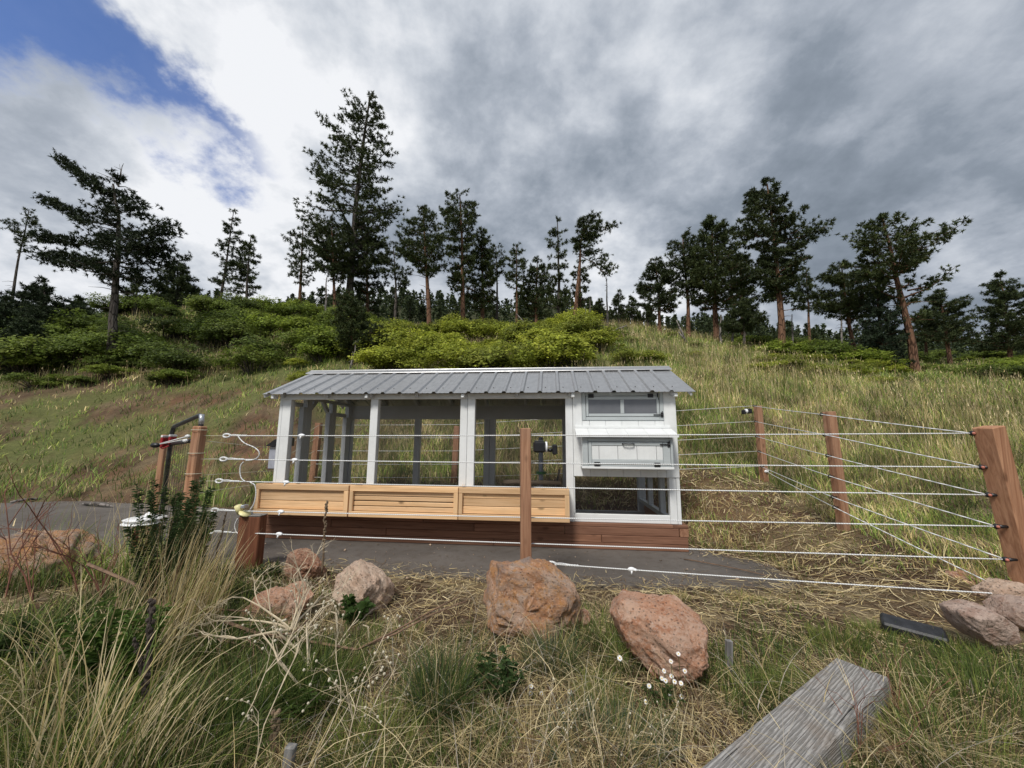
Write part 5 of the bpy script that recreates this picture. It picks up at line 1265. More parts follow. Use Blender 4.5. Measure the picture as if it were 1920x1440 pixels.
# daisies
def daisy(px, py, Yd, s, label):
    P_ = at(px, py, Yd); zg = gz(P_[0], P_[1]); o = empty('daisy', (P_[0], P_[1], zg)); tag(o, label, 'flower', 'white daisies')
    hh = P_[2]-zg; MB().tube([(.01, .01, -.01), (.004, 0, hh*.5), (0, 0, hh)], .0013, 4, False).build('stem', MAT['green_stem'], o)
    n = unit(np.array([random.uniform(-.4, .4), -.9, random.uniform(.3, 1.0)])); X_ = unit(np.cross(n, [0, 0, 1])); Y_ = np.cross(n, X_); m = MB(); c = np.array([0, 0, hh])
    for k in range(14):
        a = k*math.pi*2/14+random.uniform(-.1, .1); d = math.cos(a)*X_+math.sin(a)*Y_; e = -math.sin(a)*X_+math.cos(a)*Y_
        m.add([c+d*s*.25-e*s*.09, c+d*s*.25+e*s*.09, c+d*s+e*s*.13+n*s*.05, c+d*s*1.05+n*s*.05, c+d*s-e*s*.13+n*s*.05], [(0, 1, 2, 3, 4)])
    m.build('petals', MAT['petal'], o); Mx = Matrix((X_, Y_, n)).transposed().to_3x3()
    MB().ell(c+n*s*.06, (s*.36, s*.36, s*.16), 8, 5, Mx).build('flower_centre', MAT['disk'], o)
for (x, y) in [(1272, 1226), (1258, 1240), (1245, 1258), (1284, 1258), (1259, 1268), (1241, 1272), (1248, 1276), (1265, 1278), (1277, 1281), (1217, 1286), (1255, 1300), (1252, 1311), (1264, 1312), (1269, 1321), (1261, 1318), (1255, 1324), (1278, 1306), (1211, 1316), (1221, 1322)]:
    daisy(x, y, 2.1+random.uniform(-.06, .04), .0100, 'white daisy in the cluster at the foot of the sloping pink boulder')
for (x, y) in [(996, 1287), (995, 1300), (1015, 1300), (1024, 1310), (1068, 1297)]: daisy(x, y, 2.15, .010, 'white daisy growing beside the low feathery weed')
for (x, y) in [(1288, 1363), (1057, 1340), (1162, 1234)]: daisy(x, y, 2.0, .012, 'lone white daisy scattered in the dry grass')
# ------------------------------------------------------------------ conifers
NEED = np.array([.044, .064, .027]); NEEDL = np.array([.090, .112, .040]); NEEDB = np.array([.030, .046, .024])
def tufts(C, D, L, N, rg, wd=.16, spread=.9, droop=0.0, base=NEED, tipc=NEEDL):
    n = len(C); Cn = np.repeat(C, N, 0); Dn = np.repeat(D, N, 0); Ln = np.repeat(L, N)*rg.uniform(.7, 1.15, n*N)
    d = rg.normal(size=(n*N, 3))*spread+Dn*.8+np.array([0, 0, .35-droop]); d /= np.linalg.norm(d, axis=1)[:, None]
    s_ = np.cross(d, rg.normal(size=(n*N, 3))); s_ /= np.linalg.norm(s_, axis=1)[:, None]+1e-9; s_ *= (Ln*wd)[:, None]
    V = np.stack([Cn+s_, Cn-s_, Cn+d*Ln[:, None]], 1).reshape(-1, 3)
    F = np.arange(len(V)).reshape(-1, 3)
    k = rg.random((n, 1))**1.5; c = base[None]*(1-k)+tipc[None]*k; c = c*rg.uniform(.75, 1.25, (n, 1)); c = np.repeat(np.repeat(c, N, 0), 3, 0)
    return V, F, c
def tree(name, label, Y, trunk, tw, prof, nb, Lpx=5.5, limbs=(), bark='bark_red', seed=1, dens=1.0, rise=.35, droop=0.0, wd=.11, N=16, group=None, dead=0, whorl=0, sag=0.0, tfac=.35, cat='tree', base=NEED, tipc=NEEDL, clear=.12):
    rg = np.random.default_rng(seed); s = Y/FPX
    T = np.array([at(x, y, Y) for x, y in trunk]); root = T[0].copy(); g0 = gz(root[0], root[1]); root[2] = g0-.1
    T[0] = root; o = empty(name, tuple(root)); tag(o, label, cat, group)
    T = T-root; zz = T[:, 2]; ztop = zz[-1]
    def tc(z): return np.array([np.interp(z, zz, T[:, 0]), np.interp(z, zz, T[:, 1]), z])
    def tr_(z): return tw*s*.5*(1-.80*np.clip(z/ztop, 0, 1)**.9)
    zs = np.linspace(0, ztop, 12); MBt = MB()
    MBt.tube([tc(z)+(rg.normal(0, .012, 3)*[1, 1, 0] if 0 < i < 11 else 0) for i, z in enumerate(zs)], [tr_(z)*(1.25 if i == 0 else 1) for i, z in enumerate(zs)], 8)
    Pz = np.array([at(trunk[0][0], y, Y)[2] for y, _, _ in prof])-root[2]
    xl = np.array([at(a, y, Y)[0] for y, a, b in prof])-root[0]; xr = np.array([at(b, y, Y)[0] for y, a, b in prof])-root[0]
    od = np.argsort(Pz); Pz, xl, xr = Pz[od], xl[od], xr[od]
    zc0, zc1 = Pz[0], Pz[-1]; C = []; D = []
    wts = None
    for k in range(nb):
        u = (k+rg.random())/nb
        z = zc0+(zc1-zc0)*u
        if whorl: z = zc0+(zc1-zc0)*(round(u*whorl)/whorl)+rg.normal(0, .10)*(zc1-zc0)/whorl
        c = tc(z); a = rg.uniform(0, 6.283) if k % 3 else rg.choice([0, math.pi])+rg.normal(0, .35)
        el = abs(np.interp(z, Pz, xl)-c[0]); er = abs(np.interp(z, Pz, xr)-c[0]); ext = (er if math.cos(a) > 0 else el)*abs(math.cos(a))+.5*(el+er)*abs(math.sin(a))
        ext = max(ext, .12)*rg.uniform(.68, 1.0)
        d = np.array([math.cos(a), math.sin(a), 0]); st_ = c-np.array([0, 0, rise*ext*rg.uniform(.5, 1.2)]); st_[2] = max(st_[2], zc0*.8); st_ = tc(st_[2])
        en = c+d*ext+np.array([0, 0, -sag*ext]); md = st_*.5+en*.5+np.array([0, 0, -.06*ext+rg.normal(0, .04)*ext])
        MBt.tube([st_, md, en], [max(.012, tr_(z)*.30), max(.009, tr_(z)*.2), .005], 4, False)
        nt_ = max(3, int(dens*(ext/s)/Lpx*3.0))
        t = clear+(1-clear)*rg.random(nt_)**.75
        Bp = (1-t)[:, None]**2*st_+2*(t*(1-t))[:, None]*md+(t**2)[:, None]*en
        off = rg.normal(size=(nt_, 3))*(tfac*ext*.5*(1.15-t))[:, None]*[1, 1, .28]+rg.normal(size=(nt_, 3))*Lpx*s*.30
        C.append(Bp+off); D.append(np.tile(d, (nt_, 1))*.6+off/(np.linalg.norm(off, axis=1)[:, None]+1e-9)*.5)
    for (x0, y0, x1, y1, rad, nt_) in limbs:
        nt_ = int(nt_*1.15)
        p0 = at(x0, y0, Y)-root; p1 = at(x1, y1, Y+rg.normal(0, .3))-root; md = p0*.5+p1*.5+np.array([0, 0, -.08*np.linalg.norm(p1-p0)])
        MBt.tube([p0, md, p1], [tr_(p0[2])*.45, tr_(p0[2])*.3, .008], 5, False)
        t = .30+.70*rg.random(nt_)**.8; Bp = (1-t)[:, None]**2*p0+2*(t*(1-t))[:, None]*md+(t**2)[:, None]*p1; off = rg.normal(size=(nt_, 3))*rad*s*.5*[1, 1.2, .8]
        C.append(Bp+off); D.append(off/(np.linalg.norm(off, axis=1)[:, None]+1e-9)+unit(p1-p0)*.4)
    for k in range(dead):
        z = zc0*rg.uniform(.45, 1.0); c = tc(z); a = rg.uniform(0, 6.28); L = rg.uniform(.5, 1.4)*(abs(xl).mean()+abs(xr).mean())*.35
        e = c+np.array([math.cos(a), math.sin(a), rg.uniform(-.25, .15)])*L; MBt.tube([c, (c+e)/2+[0, 0, .05], e], [.018, .012, .004], 4, False)
    MBt.build('trunk', MAT[bark], o)
    C = np.concatenate(C); D = np.concatenate(D); L = np.full(len(C), Lpx*1.08*s)*rg.uniform(.8, 1.25, len(C))
    V, F, c = tufts(C, D, L, N, rg, wd, .9, droop, base, tipc)
    npobj('crown', V, F, MAT['needle'], o, c)
    return o
zA = lambda L: [(160+y/2.667, 480+a/2.667, 480+b/2.667) for y, a, b in L]          # measured on an enlargement
# the giant pine
GIANT = tree('ponderosa_pine', 'tallest pine, towering over the slope above the coop, its crown narrowing to a ragged top', 26, [(650, 612), (656, 548), (667, 385), (682, 260), (694, 180)], 17,
     zA([(48, 545, 590), (120, 425, 622), (200, 368, 625), (300, 355, 682), (380, 325, 605), (460, 268, 665), (520, 300, 580), (580, 185, 728), (640, 220, 640), (740, 295, 640), (830, 288, 660), (900, 400, 620)]), 150, 5.6, bark='bark_grey', seed=3, dens=.62, whorl=19, rise=.45, tfac=.28, wd=.13,
     limbs=[(668, 400, 750, 382, 16, 26), (672, 395, 558, 378, 18, 36), (680, 320, 732, 276, 9, 18), (676, 345, 586, 336, 14, 26)])
# wind-swept fir on the left
WIND = tree('windswept_fir', 'wind-swept dark fir with long limbs streaming toward the drive, standing in the oak scrub', 16.6, [(208, 697), (214, 560), (222, 470), (222, 400), (212, 345)], 17,
     [(335, 200, 236), (360, 190, 256), (390, 188, 266), (415, 182, 298), (430, 178, 330), (455, 172, 318), (475, 150, 305), (500, 135, 285), (520, 190, 258), (535, 205, 236)], 64, 6.2, bark='bark_grey', seed=5, dens=1.0, whorl=8, rise=.15, droop=.45, tfac=.5, N=14, wd=.13, base=NEEDB, tipc=np.array([.05, .07, .026]),
     limbs=[(215, 362, 112, 297, 13, 200), (214, 380, 165, 335, 18, 120), (220, 425, 82, 370, 12, 220), (220, 455, 70, 441, 11, 240), (218, 490, 82, 482, 17, 290), (225, 450, 332, 425, 17, 170), (225, 470, 305, 470, 22, 150), (222, 400, 268, 378, 18, 80)], dead=9)
m = MB(); b0 = at(222, 345, 16.6)
for (x1, y1, x2, y2) in [(228, 330, 224, 308), (226, 322, 240, 330), (212, 335, 180, 322), (235, 350, 258, 360), (227, 318, 214, 312), (229, 312, 232, 306)]:
    m.tube([at(222, 350, 16.6), at(x1, y1, 16.6), at(x2, y2, 16.6)], [.03, .018, .006], 4, False)
dt_ = m.build('dead_top', MAT['dead'], WIND); dt_.location = tuple(-np.array(WIND.location))
# more trees, left to right: (kind, label, distance, trunk, width, crown profile, branches, options)
P1 = dict(bark='bark_red', whorl=9, rise=.3, dens=1.0)
tree('slim_pine', 'slim leaning pine with a small tuft of crown at the edge of the scrub', 26, [(22, 572), (34, 490), (46, 440), (54, 396)], 6, [(396, 48, 60), (410, 28, 68), (430, 22, 76), (450, 30, 70), (470, 38, 58)], 30, 4.2, bark='bark_grey', seed=7, dens=.8, rise=.1, dead=7, whorl=6)
tree('slim_pine', 'narrow pine with a tapering crown, taller of the pair on the skyline', 31, [(412, 575), (420, 520), (432, 440), (438, 397)], 6, [(397, 434, 442), (420, 426, 450), (450, 420, 456), (480, 412, 460), (510, 410, 462), (540, 412, 460)], 55, 4.4, bark='bark_grey', seed=8, dens=1.0, rise=.1, whorl=11)
tree('slim_pine', 'narrow pine with a bare side twig, shorter of the pair on the skyline', 31, [(462, 575), (464, 520), (467, 480), (470, 444)], 6, [(444, 464, 476), (465, 450, 484), (485, 448, 482), (510, 446, 480), (545, 440, 478)], 48, 4.4, bark='bark_grey', seed=9, dens=1.0, rise=.1, whorl=9, limbs=[(466, 490, 486, 474, 5, 5), (466, 505, 484, 501, 4, 3)])
tree('bushy_pine', 'rounded dark pine on the skyline beside the far hill', 29, [(332, 590), (333, 540), (334, 494)], 7, [(493, 328, 342), (505, 315, 350), (525, 305, 358), (545, 302, 360), (565, 300, 360)], 75, 4.6, bark='bark_grey', seed=10, dens=1.3, rise=.2, whorl=9, base=NEED*1.15)
tree('bushy_pine', 'small dark fir behind the wind-swept tree', 27, [(252, 590), (256, 550), (258, 508)], 6, [(508, 254, 262), (530, 244, 272), (560, 238, 276)], 40, 4.4, bark='bark_grey', seed=11, dens=1.0)
tree('tall_pine', 'thin pine with an open airy crown left of the giant pine', 27, [(561, 600), (564, 520), (568, 430)], 8, [(428, 560, 574), (445, 545, 584), (470, 538, 590), (495, 548, 592), (510, 545, 585), (530, 552, 575)], 52, 4.6, seed=12, dens=.75, whorl=8, dead=6)
tree('tall_pine', 'dark pine close against the left side of the giant pine', 25, [(628, 612), (626, 530), (622, 425)], 8, [(420, 600, 650), (440, 590, 665), (470, 585, 670), (495, 590, 660), (520, 600, 650)], 60, 4.8, seed=13, dens=1.2, whorl=8, dead=5)
tree('tall_pine', 'dark pine close against the right side of the giant pine', 27, [(690, 608), (688, 530), (690, 440)], 8, [(430, 670, 712), (460, 662, 726), (490, 660, 730), (520, 665, 722), (550, 668, 712), (575, 672, 708)], 66, 4.8, seed=14, dens=1.2, whorl=9, dead=3)
tree('tall_pine', 'slim pine with a small ragged crown right of the giant pine', 25, [(741, 628), (742, 540), (738, 462)], 7, [(460, 728, 748), (480, 718, 760), (505, 714, 768), (525, 722, 765), (540, 728, 755)], 40, 4.8, seed=15, dens=.8, whorl=7, dead=7, bark='bark_grey')
tree('tall_pine', 'broad-headed red-barked pine with bare lower limbs above the coop roof', 22, [(805, 645), (803, 560), (798, 480), (794, 394)], 11, [(392, 786, 803), (405, 772, 815), (425, 758, 828), (445, 750, 840), (462, 742, 838), (480, 765, 835), (500, 778, 830), (512, 790, 820)], 78, 5.2, seed=16, dens=.95, whorl=9, rise=.3, dead=9, limbs=[(800, 500, 818, 506, 14, 26), (800, 480, 752, 474, 14, 34)])
tree('tall_pine', 'tall leafy pine with a squared top right of the broad-headed pine', 24, [(869, 622), (868, 540), (866, 450), (862, 366)], 11, [(364, 845, 880), (375, 835, 892), (395, 830, 894), (415, 828, 888), (435, 832, 885), (460, 835, 890), (490, 832, 885), (520, 835, 880), (540, 840, 870)], 95, 5.2, seed=17, dens=1.0, whorl=11, rise=.3, dead=5)
tree('tall_pine', 'dense dark pine just right of the squared-top pine', 26, [(905, 615), (905, 540), (903, 436)], 9, [(434, 895, 914), (455, 885, 920), (490, 880, 922), (530, 876, 926), (570, 872, 928)], 85, 4.8, seed=18, dens=1.2, whorl=10)
tree('tall_pine', 'thin pine with a compact tuft crown near the centre of the ridge', 28, [(932, 612), (932, 540), (930, 462)], 6, [(460, 922, 940), (480, 916, 948), (500, 916, 946), (520, 920, 942)], 36, 4.4, seed=19, dens=.95, whorl=6, dead=4, bark='bark_grey')
tree('tall_pine', 'small tiered pine standing clear near the centre of the ridge', 28, [(969, 612), (969, 540), (968, 460)], 6, [(458, 962, 974), (480, 952, 986), (500, 950, 988), (520, 948, 984), (545, 952, 982)], 46, 4.4, seed=20, dens=.9, whorl=7, sag=.1)
tree('bushy_pine', 'rounded pine crown low on the ridge between two slim pines', 29, [(1005, 612), (1006, 560), (1007, 488)], 7, [(488, 1000, 1014), (505, 990, 1024), (530, 984, 1030), (560, 980, 1034), (585, 982, 1032)], 70, 4.6, seed=21, dens=1.1, whorl=8, base=NEED*1.1)
tree('tall_pine', 'slim sparse pine with separate round tufts beside the flag-shaped pine', 25, [(1046, 632), (1048, 540), (1047, 470), (1045, 414)], 8, [(412, 1040, 1052), (424, 1034, 1060), (440, 1030, 1058), (452, 1020, 1060), (470, 1026, 1056), (490, 1030, 1062), (520, 1026, 1066), (560, 1020, 1068), (590, 1024, 1066)], 62, 4.8, seed=22, dens=.85, whorl=8, bark='bark_grey')
tree('flag_pine', 'bent flag-shaped pine, all its foliage swept to one side of a bare curved trunk', 22, [(1078, 640), (1080, 570), (1087, 500), (1089, 450), (1098, 425)], 11, [(408, 1095, 1128), (420, 1085, 1140), (440, 1076, 1120), (455, 1073, 1105), (475, 1084, 1110)], 40, 5.4, seed=23, dens=1.1, whorl=5, rise=.15,
     limbs=[(1092, 430, 1152, 424, 10, 60), (1095, 425, 1110, 408, 10, 30), (1088, 470, 1118, 468, 13, 45), (1088, 480, 1150, 502, 12, 70), (1110, 490, 1142, 516, 9, 30), (1090, 440, 1124, 446, 10, 30), (1120, 485, 1140, 480, 9, 20)])
tree('bushy_pine', 'shaggy fir growing behind the flag-shaped pine', 27, [(1088, 625), (1088, 560), (1088, 490)], 6, [(488, 1082, 1096), (505, 1070, 1108), (540, 1074, 1104), (580, 1072, 1100)], 50, 4.4, seed=24, dens=.8, whorl=8, sag=.15)
for i, (x, yt, yb, w) in enumerate([(1160, 546, 608, 34), (1185, 556, 606, 26), (1124, 560, 606, 26), (1215, 572, 608, 26)]):
    tree('young_fir', 'small dark pointed fir on the ridge line', 29, [(x, yb+10), (x, yt)], 5, [(yt, x-3, x+3), (yt+15, x-w*.3, x+w*.3), (yb-8, x-w*.55, x+w*.55)], 42, 4.0, seed=30+i, dens=1.0, whorl=8, sag=.1, rise=0, group='small firs on the ridge', bark='bark_grey')
tree('tall_pine', 'shaggy pine on the left flank of the dense clump of pines', 24, [(1237, 630), (1236, 560), (1228, 488)], 8, [(486, 1220, 1234), (500, 1212, 1250), (525, 1202, 1262), (550, 1196, 1266), (575, 1198, 1262)], 78, 5.0, seed=35, dens=1.0, whorl=9, sag=.05)
tree('tall_pine', 'open-crowned pine with upswept branches in the dense clump', 24, [(1291, 635), (1290, 560), (1284, 500), (1280, 440)], 9, [(438, 1272, 1292), (455, 1254, 1306), (480, 1246, 1312), (505, 1248, 1312), (530, 1256, 1306), (550, 1260, 1300)], 72, 5.0, seed=36, dens=.8, whorl=9, rise=.5)
tree('tall_pine', 'broadest and darkest pine of the clump, rising to a pointed top', 23, [(1343, 640), (1340, 560), (1336, 480), (1334, 412)], 12, [(408, 1326, 1344), (425, 1312, 1356), (450, 1300, 1372), (480, 1292, 1392), (510, 1290, 1398), (540, 1296, 1402), (565, 1300, 1400)], 135, 5.2, seed=37, dens=1.15, whorl=11)
tree('tall_pine', 'pine with sloping branches at the right edge of the clump', 25, [(1392, 640), (1390, 560), (1388, 480)], 8, [(478, 1380, 1394), (500, 1372, 1402), (530, 1366, 1406), (560, 1364, 1408)], 60, 4.8, seed=38, dens=1.0, whorl=8, rise=.45)
tree('bushy_pine', 'low dark juniper-like conifer in front of the pine clump', 20, [(1396, 668), (1396, 620), (1394, 562)], 6, [(562, 1384, 1402), (580, 1368, 1416), (600, 1362, 1422), (618, 1372, 1410)], 70, 4.8, seed=39, dens=1.3, bark='bark_grey')
zB = lambda L: [(320+y/3.4286, 1360+a/3.4286, 1360+b/3.4286) for y, a, b in L]
tree('ponderosa_pine', 'tall pine with a heavy limb reaching out sideways below its rounded head', 19, [(1467, 672), (1464, 580), (1456, 500), (1449, 420), (1438, 345)], 14, zB([(70, 235, 290), (120, 165, 325), (170, 125, 370), (230, 105, 395), (290, 95, 420), (350, 85, 385), (410, 62, 390), (440, 200, 370), (480, 240, 470), (540, 240, 470), (620, 215, 450), (700, 230, 420), (790, 250, 400)]), 110, 5.8, seed=40, dens=1.15, whorl=12, rise=.3, wd=.14,
     limbs=[(1450, 450, 1552, 424, 16, 120), (1452, 445, 1520, 418, 14, 50), (1455, 455, 1528, 444, 10, 45), (1455, 470, 1502, 464, 13, 60), (1456, 500, 1430, 490, 16, 60), (1458, 520, 1492, 500, 13, 50), (1459, 530, 1424, 510, 15, 60), (1460, 545, 1486, 520, 16, 60), (1461, 560, 1438, 545, 16, 60), (1462, 560, 1480, 555, 15, 50)], dead=4)
tree('ponderosa_pine', 'leaning red-barked pine with a wide flat-topped crown, rightmost of the big pines', 17, [(1720, 722), (1712, 660), (1700, 600), (1682, 530), (1668, 460), (1654, 406)], 15, zB([(290, 960, 1010), (330, 930, 1105), (380, 860, 1200), (430, 830, 1270), (460, 825, 1330), (510, 815, 1330), (550, 825, 1300), (600, 880, 1240), (650, 880, 1160)]), 80, 6.0, seed=41, dens=.62, whorl=8, rise=.35, wd=.14,
     limbs=[(1690, 560, 1792, 500, 11, 40), (1702, 545, 1762, 520, 7, 14), (1690, 545, 1622, 512, 14, 70), (1690, 560, 1640, 540, 12, 50), (1697, 585, 1668, 552, 12, 40), (1700, 600, 1742, 584, 11, 40), (1690, 540, 1715, 520, 12, 30), (1697, 575, 1720, 552, 10, 30)], dead=8)
tree('tall_pine', 'leaning slim red-barked pine with a dark tangled crown and dead spike top', 20, [(1606, 692), (1598, 640), (1588, 580), (1578, 500)], 9, [(498, 1562, 1592), (515, 1548, 1618), (540, 1545, 1632), (565, 1548, 1640), (590, 1560, 1630)], 85, 5.2, seed=42, dens=1.05, whorl=7, dead=5)
tree('bushy_pine', 'dense spruce-like conifer filling the gap before the leaning pine', 17.5, [(1655, 708), (1652, 640), (1645, 545)], 10, [(540, 1638, 1652), (570, 1628, 1668), (600, 1622, 1680), (640, 1616, 1694), (675, 1616, 1690), (695, 1626, 1680)], 150, 5.4, seed=43, dens=.9, whorl=13, base=NEEDB*1.2, tipc=np.array([.045, .068, .034]))
tree('tall_pine', 'small tiered fir between the two big pines', 28, [(1516, 640), (1516, 580), (1512, 506)], 6, [(504, 1506, 1518), (525, 1498, 1530), (550, 1490, 1536), (580, 1496, 1532)], 52, 4.6, seed=44, dens=.9, whorl=8, sag=.1, base=NEEDB*1.3)
tree('bushy_pine', 'dark conifer with a long arm on the far right slope', 26, [(1778, 660), (1770, 600), (1760, 548)], 8, [(546, 1752, 1768), (565, 1742, 1790), (590, 1738, 1800), (615, 1730, 1805), (632, 1725, 1808)], 85, 4.8, seed=45, dens=1.0, whorl=8, limbs=[(1766, 572, 1818, 558, 7, 30), (1772, 600, 1802, 590, 7, 20)])
tree('bushy_pine', 'dark twin-trunked conifer at the far right end of the ridge', 27, [(1893, 668), (1888, 600), (1876, 520)], 8, [(514, 1866, 1884), (540, 1854, 1904), (570, 1852, 1914), (600, 1850, 1930), (630, 1846, 1936), (645, 1850, 1930)], 105, 5.0, seed=46, dens=1.1, whorl=9)
tree('bushy_pine', 'low dark fir clump between the leaning pine and the right-hand conifers', 28, [(1735, 662), (1735, 620), (1735, 588)], 6, [(588, 1728, 1742), (605, 1716, 1752), (630, 1708, 1760)], 50, 4.6, seed=47, dens=1.0)
tree('young_fir', 'dark young fir in the scrub above the coop, its pale dead trunk leaning beside it', 15.5, [(660, 705), (660, 650), (655, 550)], 7, [(548, 648, 662), (570, 636, 678), (595, 632, 684), (620, 632, 690), (645, 640, 690), (660, 648, 684)], 110, 5.6, seed=48, dens=1.0, whorl=11, base=NEED*1.15, tipc=np.array([.075, .095, .03]))
tree('young_fir', 'small round dark fir right of the young fir above the coop', 15.5, [(712, 668), (712, 640), (710, 612)], 6, [(610, 704, 716), (622, 690, 728), (640, 692, 726), (652, 700, 720)], 50, 5.4, seed=49, dens=1.0)
for i, (x, yt, yb, w, Yd) in enumerate([(10, 560, 700, 70, 18), (82, 526, 690, 120, 20), (45, 590, 720, 90, 17), (148, 560, 660, 60, 21)]):
    tree('young_fir', ['dark young fir at the outer edge of the scrub', 'broad dark fir in the scrub left of the wind-swept tree', 'low dark fir before the broad fir in the scrub', 'small dark fir between the broad fir and the wind-swept tree'][i], Yd, [(x, yb), (x, yt)], 8, [(yt, x-4, x+4), (yt+25, x-w*.28, x+w*.3), (yt+70, x-w*.5, x+w*.5), (yb-8, x-w*.55, x+w*.55)], 130, 5.8, seed=50+i, dens=1.1, whorl=10, rise=.1, base=NEEDB*1.25, tipc=np.array([.055, .08, .03]), bark='bark_grey')
# dead standing trunks
for i, (x0, y0, x1, y1, Yd, wpx, lab) in enumerate([(1139, 612, 1137, 518, 24, 5, 'bare grey dead trunk with drooping twigs beside the flag-shaped pine'), (349, 590, 306, 470, 30, 4, 'thin bare dead trunk left of the rounded pine'), (1106, 610, 1106, 560, 26, 4, 'short grey snag among the pines near the flag-shaped pine'),
      (655, 700, 668, 640, 15, 6, 'pale leaning dead trunk beside the young fir above the coop'), (1350, 655, 1352, 590, 21, 6, 'pale broken dead trunk at the foot of the pine clump'), (1580, 690, 1575, 490, 27, 4, 'dead spike-topped trunk behind the leaning slim pine'), (611, 612, 612, 520, 24, 6, 'pale bare trunk left of the giant pine'), (1376, 655, 1372, 600, 21, 6, 'greyish slim trunk at the foot of the pine clump'), (302, 520, 306, 470, 32, 3, 'faint leaning dead spar on the skyline'), (1487, 668, 1485, 590, 20, 5, 'slim grey trunk right of the tall pine')]):
    if i == 1: continue
    rg = np.random.default_rng(100+i); A_ = at(x0, y0+4, Yd); B_ = at(x1, y1, Yd); gg_ = gz(A_[0], A_[1]); A_[2] = min(A_[2], gg_-.1)
    o = empty('dead_tree', tuple(A_)); tag(o, lab, 'dead tree'); m = MB(); s = Yd/FPX
    m.tube([(B_-A_)*t+rg.normal(0, .02, 3) for t in np.linspace(0, 1, 8)], np.linspace(wpx*s*.5, wpx*s*.12, 8), 6)
    m.build('trunk', MAT['dead'], o); m = MB()
    for k in range(16 if i in (0, 5, 8) else 8):
        t = rg.uniform(.4, .98); p = (B_-A_)*t; a = rg.uniform(0, 6.28); L = 12*s*rg.uniform(.4, 1)*(1.3-t); e = p+np.array([math.cos(a), math.sin(a), rg.uniform(-.5, .2)])*L
        m.tube([p, (p+e)/2+[0, 0, .04], e], [.012, .009, .004], 4, False)
    m.build('bare_branches', MAT['dead'], o)
# fallen dead limbs on the slope
for (a_, b_, Yd, lab) in [((1010, 632), (968, 588), 21, 'dark broken stem leaning out of the bright scrub'), ((1288, 645), (1268, 600), 19, 'pale forked dead stem leaning on the slope'), ((1290, 640), (1272, 622), 19, 'dark dead limb propped on the grass slope'), ((1140, 624), (1176, 610), 21, 'grey fallen log on the brow of the grass slope')]:
    A_ = at(*a_, Yd); B_ = at(*b_, Yd); A_[2] = min(A_[2], gz(A_[0], A_[1])+.05); tag(MB().tube([A_, (A_+B_)/2+[0, 0, .03], B_], [.06, .05, .02], 6).build('fallen_limb', MAT['dead'], None, True), lab, 'branch')

# ------------------------------------------------------------------ background conifers (shared shapes)
def conifer_proto(seed, h=1.0, rad=.2, kind=0):
    rg = np.random.default_rng(seed); m = MB().tube([(0, 0, -.05), (rg.normal(0, .01), 0, h*.5), (0, 0, h)], [.02, .014, .003], 5); C = []; D = []
    nw = 16; cb = rg.uniform(.08, .35) if kind == 0 else rg.uniform(.35, .55)
    for k in range(nw):
        z = cb+(1-cb)*k/nw+rg.normal(0, .01); t = (z-cb)/(1-cb); R1 = rad*((1-t)**.8 if kind == 0 else (math.sin(math.pi*min(1, .25+.75*t)))**.7*.9+.05)*rg.uniform(.7, 1.15)
        for j in range(8):
            a = rg.uniform(0, 6.28); d = np.array([math.cos(a), math.sin(a), -.05 if kind == 0 else .25]); L = R1*rg.uniform(.55, 1.1)
            for q in range(4): f = rg.uniform(.25, 1); C.append(np.array([0, 0, z])+d*L*f+rg.normal(0, .010, 3)); D.append(d)
    C = np.array(C); D = np.array(D); V, F, c = tufts(C, D, np.full(len(C), .045), 6, rg, .22, .8, .1, NEEDB*1.25, NEEDL*.85)
    return m, npmesh('crown', V, F, c)
protos = []
for k in range(8):
    m, cr = conifer_proto(200+k, rad=[.17, .20, .24, .15, .2, .22, .18, .26][k], kind=0 if k < 5 else 1); cr.materials.append(MAT['needle'])
    me_ = bpy.data.meshes.new('trunk'); me_.from_pydata(m.v, [], m.f); me_.materials.append(MAT['bark_grey']); protos.append((me_, cr))
MARKS = [('the wind-swept fir', 208, 16.6), ('the giant pine', 655, 26), ('the broad-headed pine', 805, 22), ('the squared-top pine', 869, 24), ('the flag-shaped pine', 1078, 22), ('the broad dark pine of the clump', 1343, 23), ('the heavy-limbed pine', 1467, 19),
         ('the leaning red-barked pine', 1720, 17), ('the young fir above the coop', 660, 15.5), ('the rounded skyline pine', 332, 29), ('the pair of narrow pines', 440, 31), ('the dense spruce-like conifer', 1655, 17.5), ('the twin-trunked conifer', 1893, 27), ('the small tiered pine', 969, 28), ('the slim edge pine', 22, 26)]
MARKS = [(n_, at(x_, 640, y_)[0], y_) for n_, x_, y_ in MARKS]
def where(X_, Y_):
    q = sorted((math.hypot(X_-a, (Y_-b)*.8), n_, a, b) for n_, a, b in MARKS); d, n_, a, b = q[0]
    rel = 'beside' if d < 1.6 else ('uphill from' if Y_-b > abs(X_-a)*.6 else ('downhill from' if b-Y_ > abs(X_-a)*.6 else ('between %s and' % q[1][1] if q[1][0] < 1.7*d and len((q[1][1]+n_).split()) < 9 else 'near')))
    return rel+' '+n_
def conifer(X_, Y_, h, k, label, group, rz=0, name='conifer', zoff=-.15):
    label = '%s %s conifer %s' % ('low' if h < 2.4 else ('tall' if h > 4.2 else 'middling'), 'pointed' if k < 5 else 'round-headed', where(X_, Y_)); group = label.replace('conifer ', 'conifers ', 1)
    o = empty(name, (X_, Y_, gz(X_, Y_)+zoff), rz); o.scale = (h, h, h); tag(o, label, 'tree', group)
    for nm, me_ in zip(('trunk', 'crown'), protos[k]): link(bpy.data.objects.new(nm, me_), o)
    return o
rg = np.random.default_rng(77)
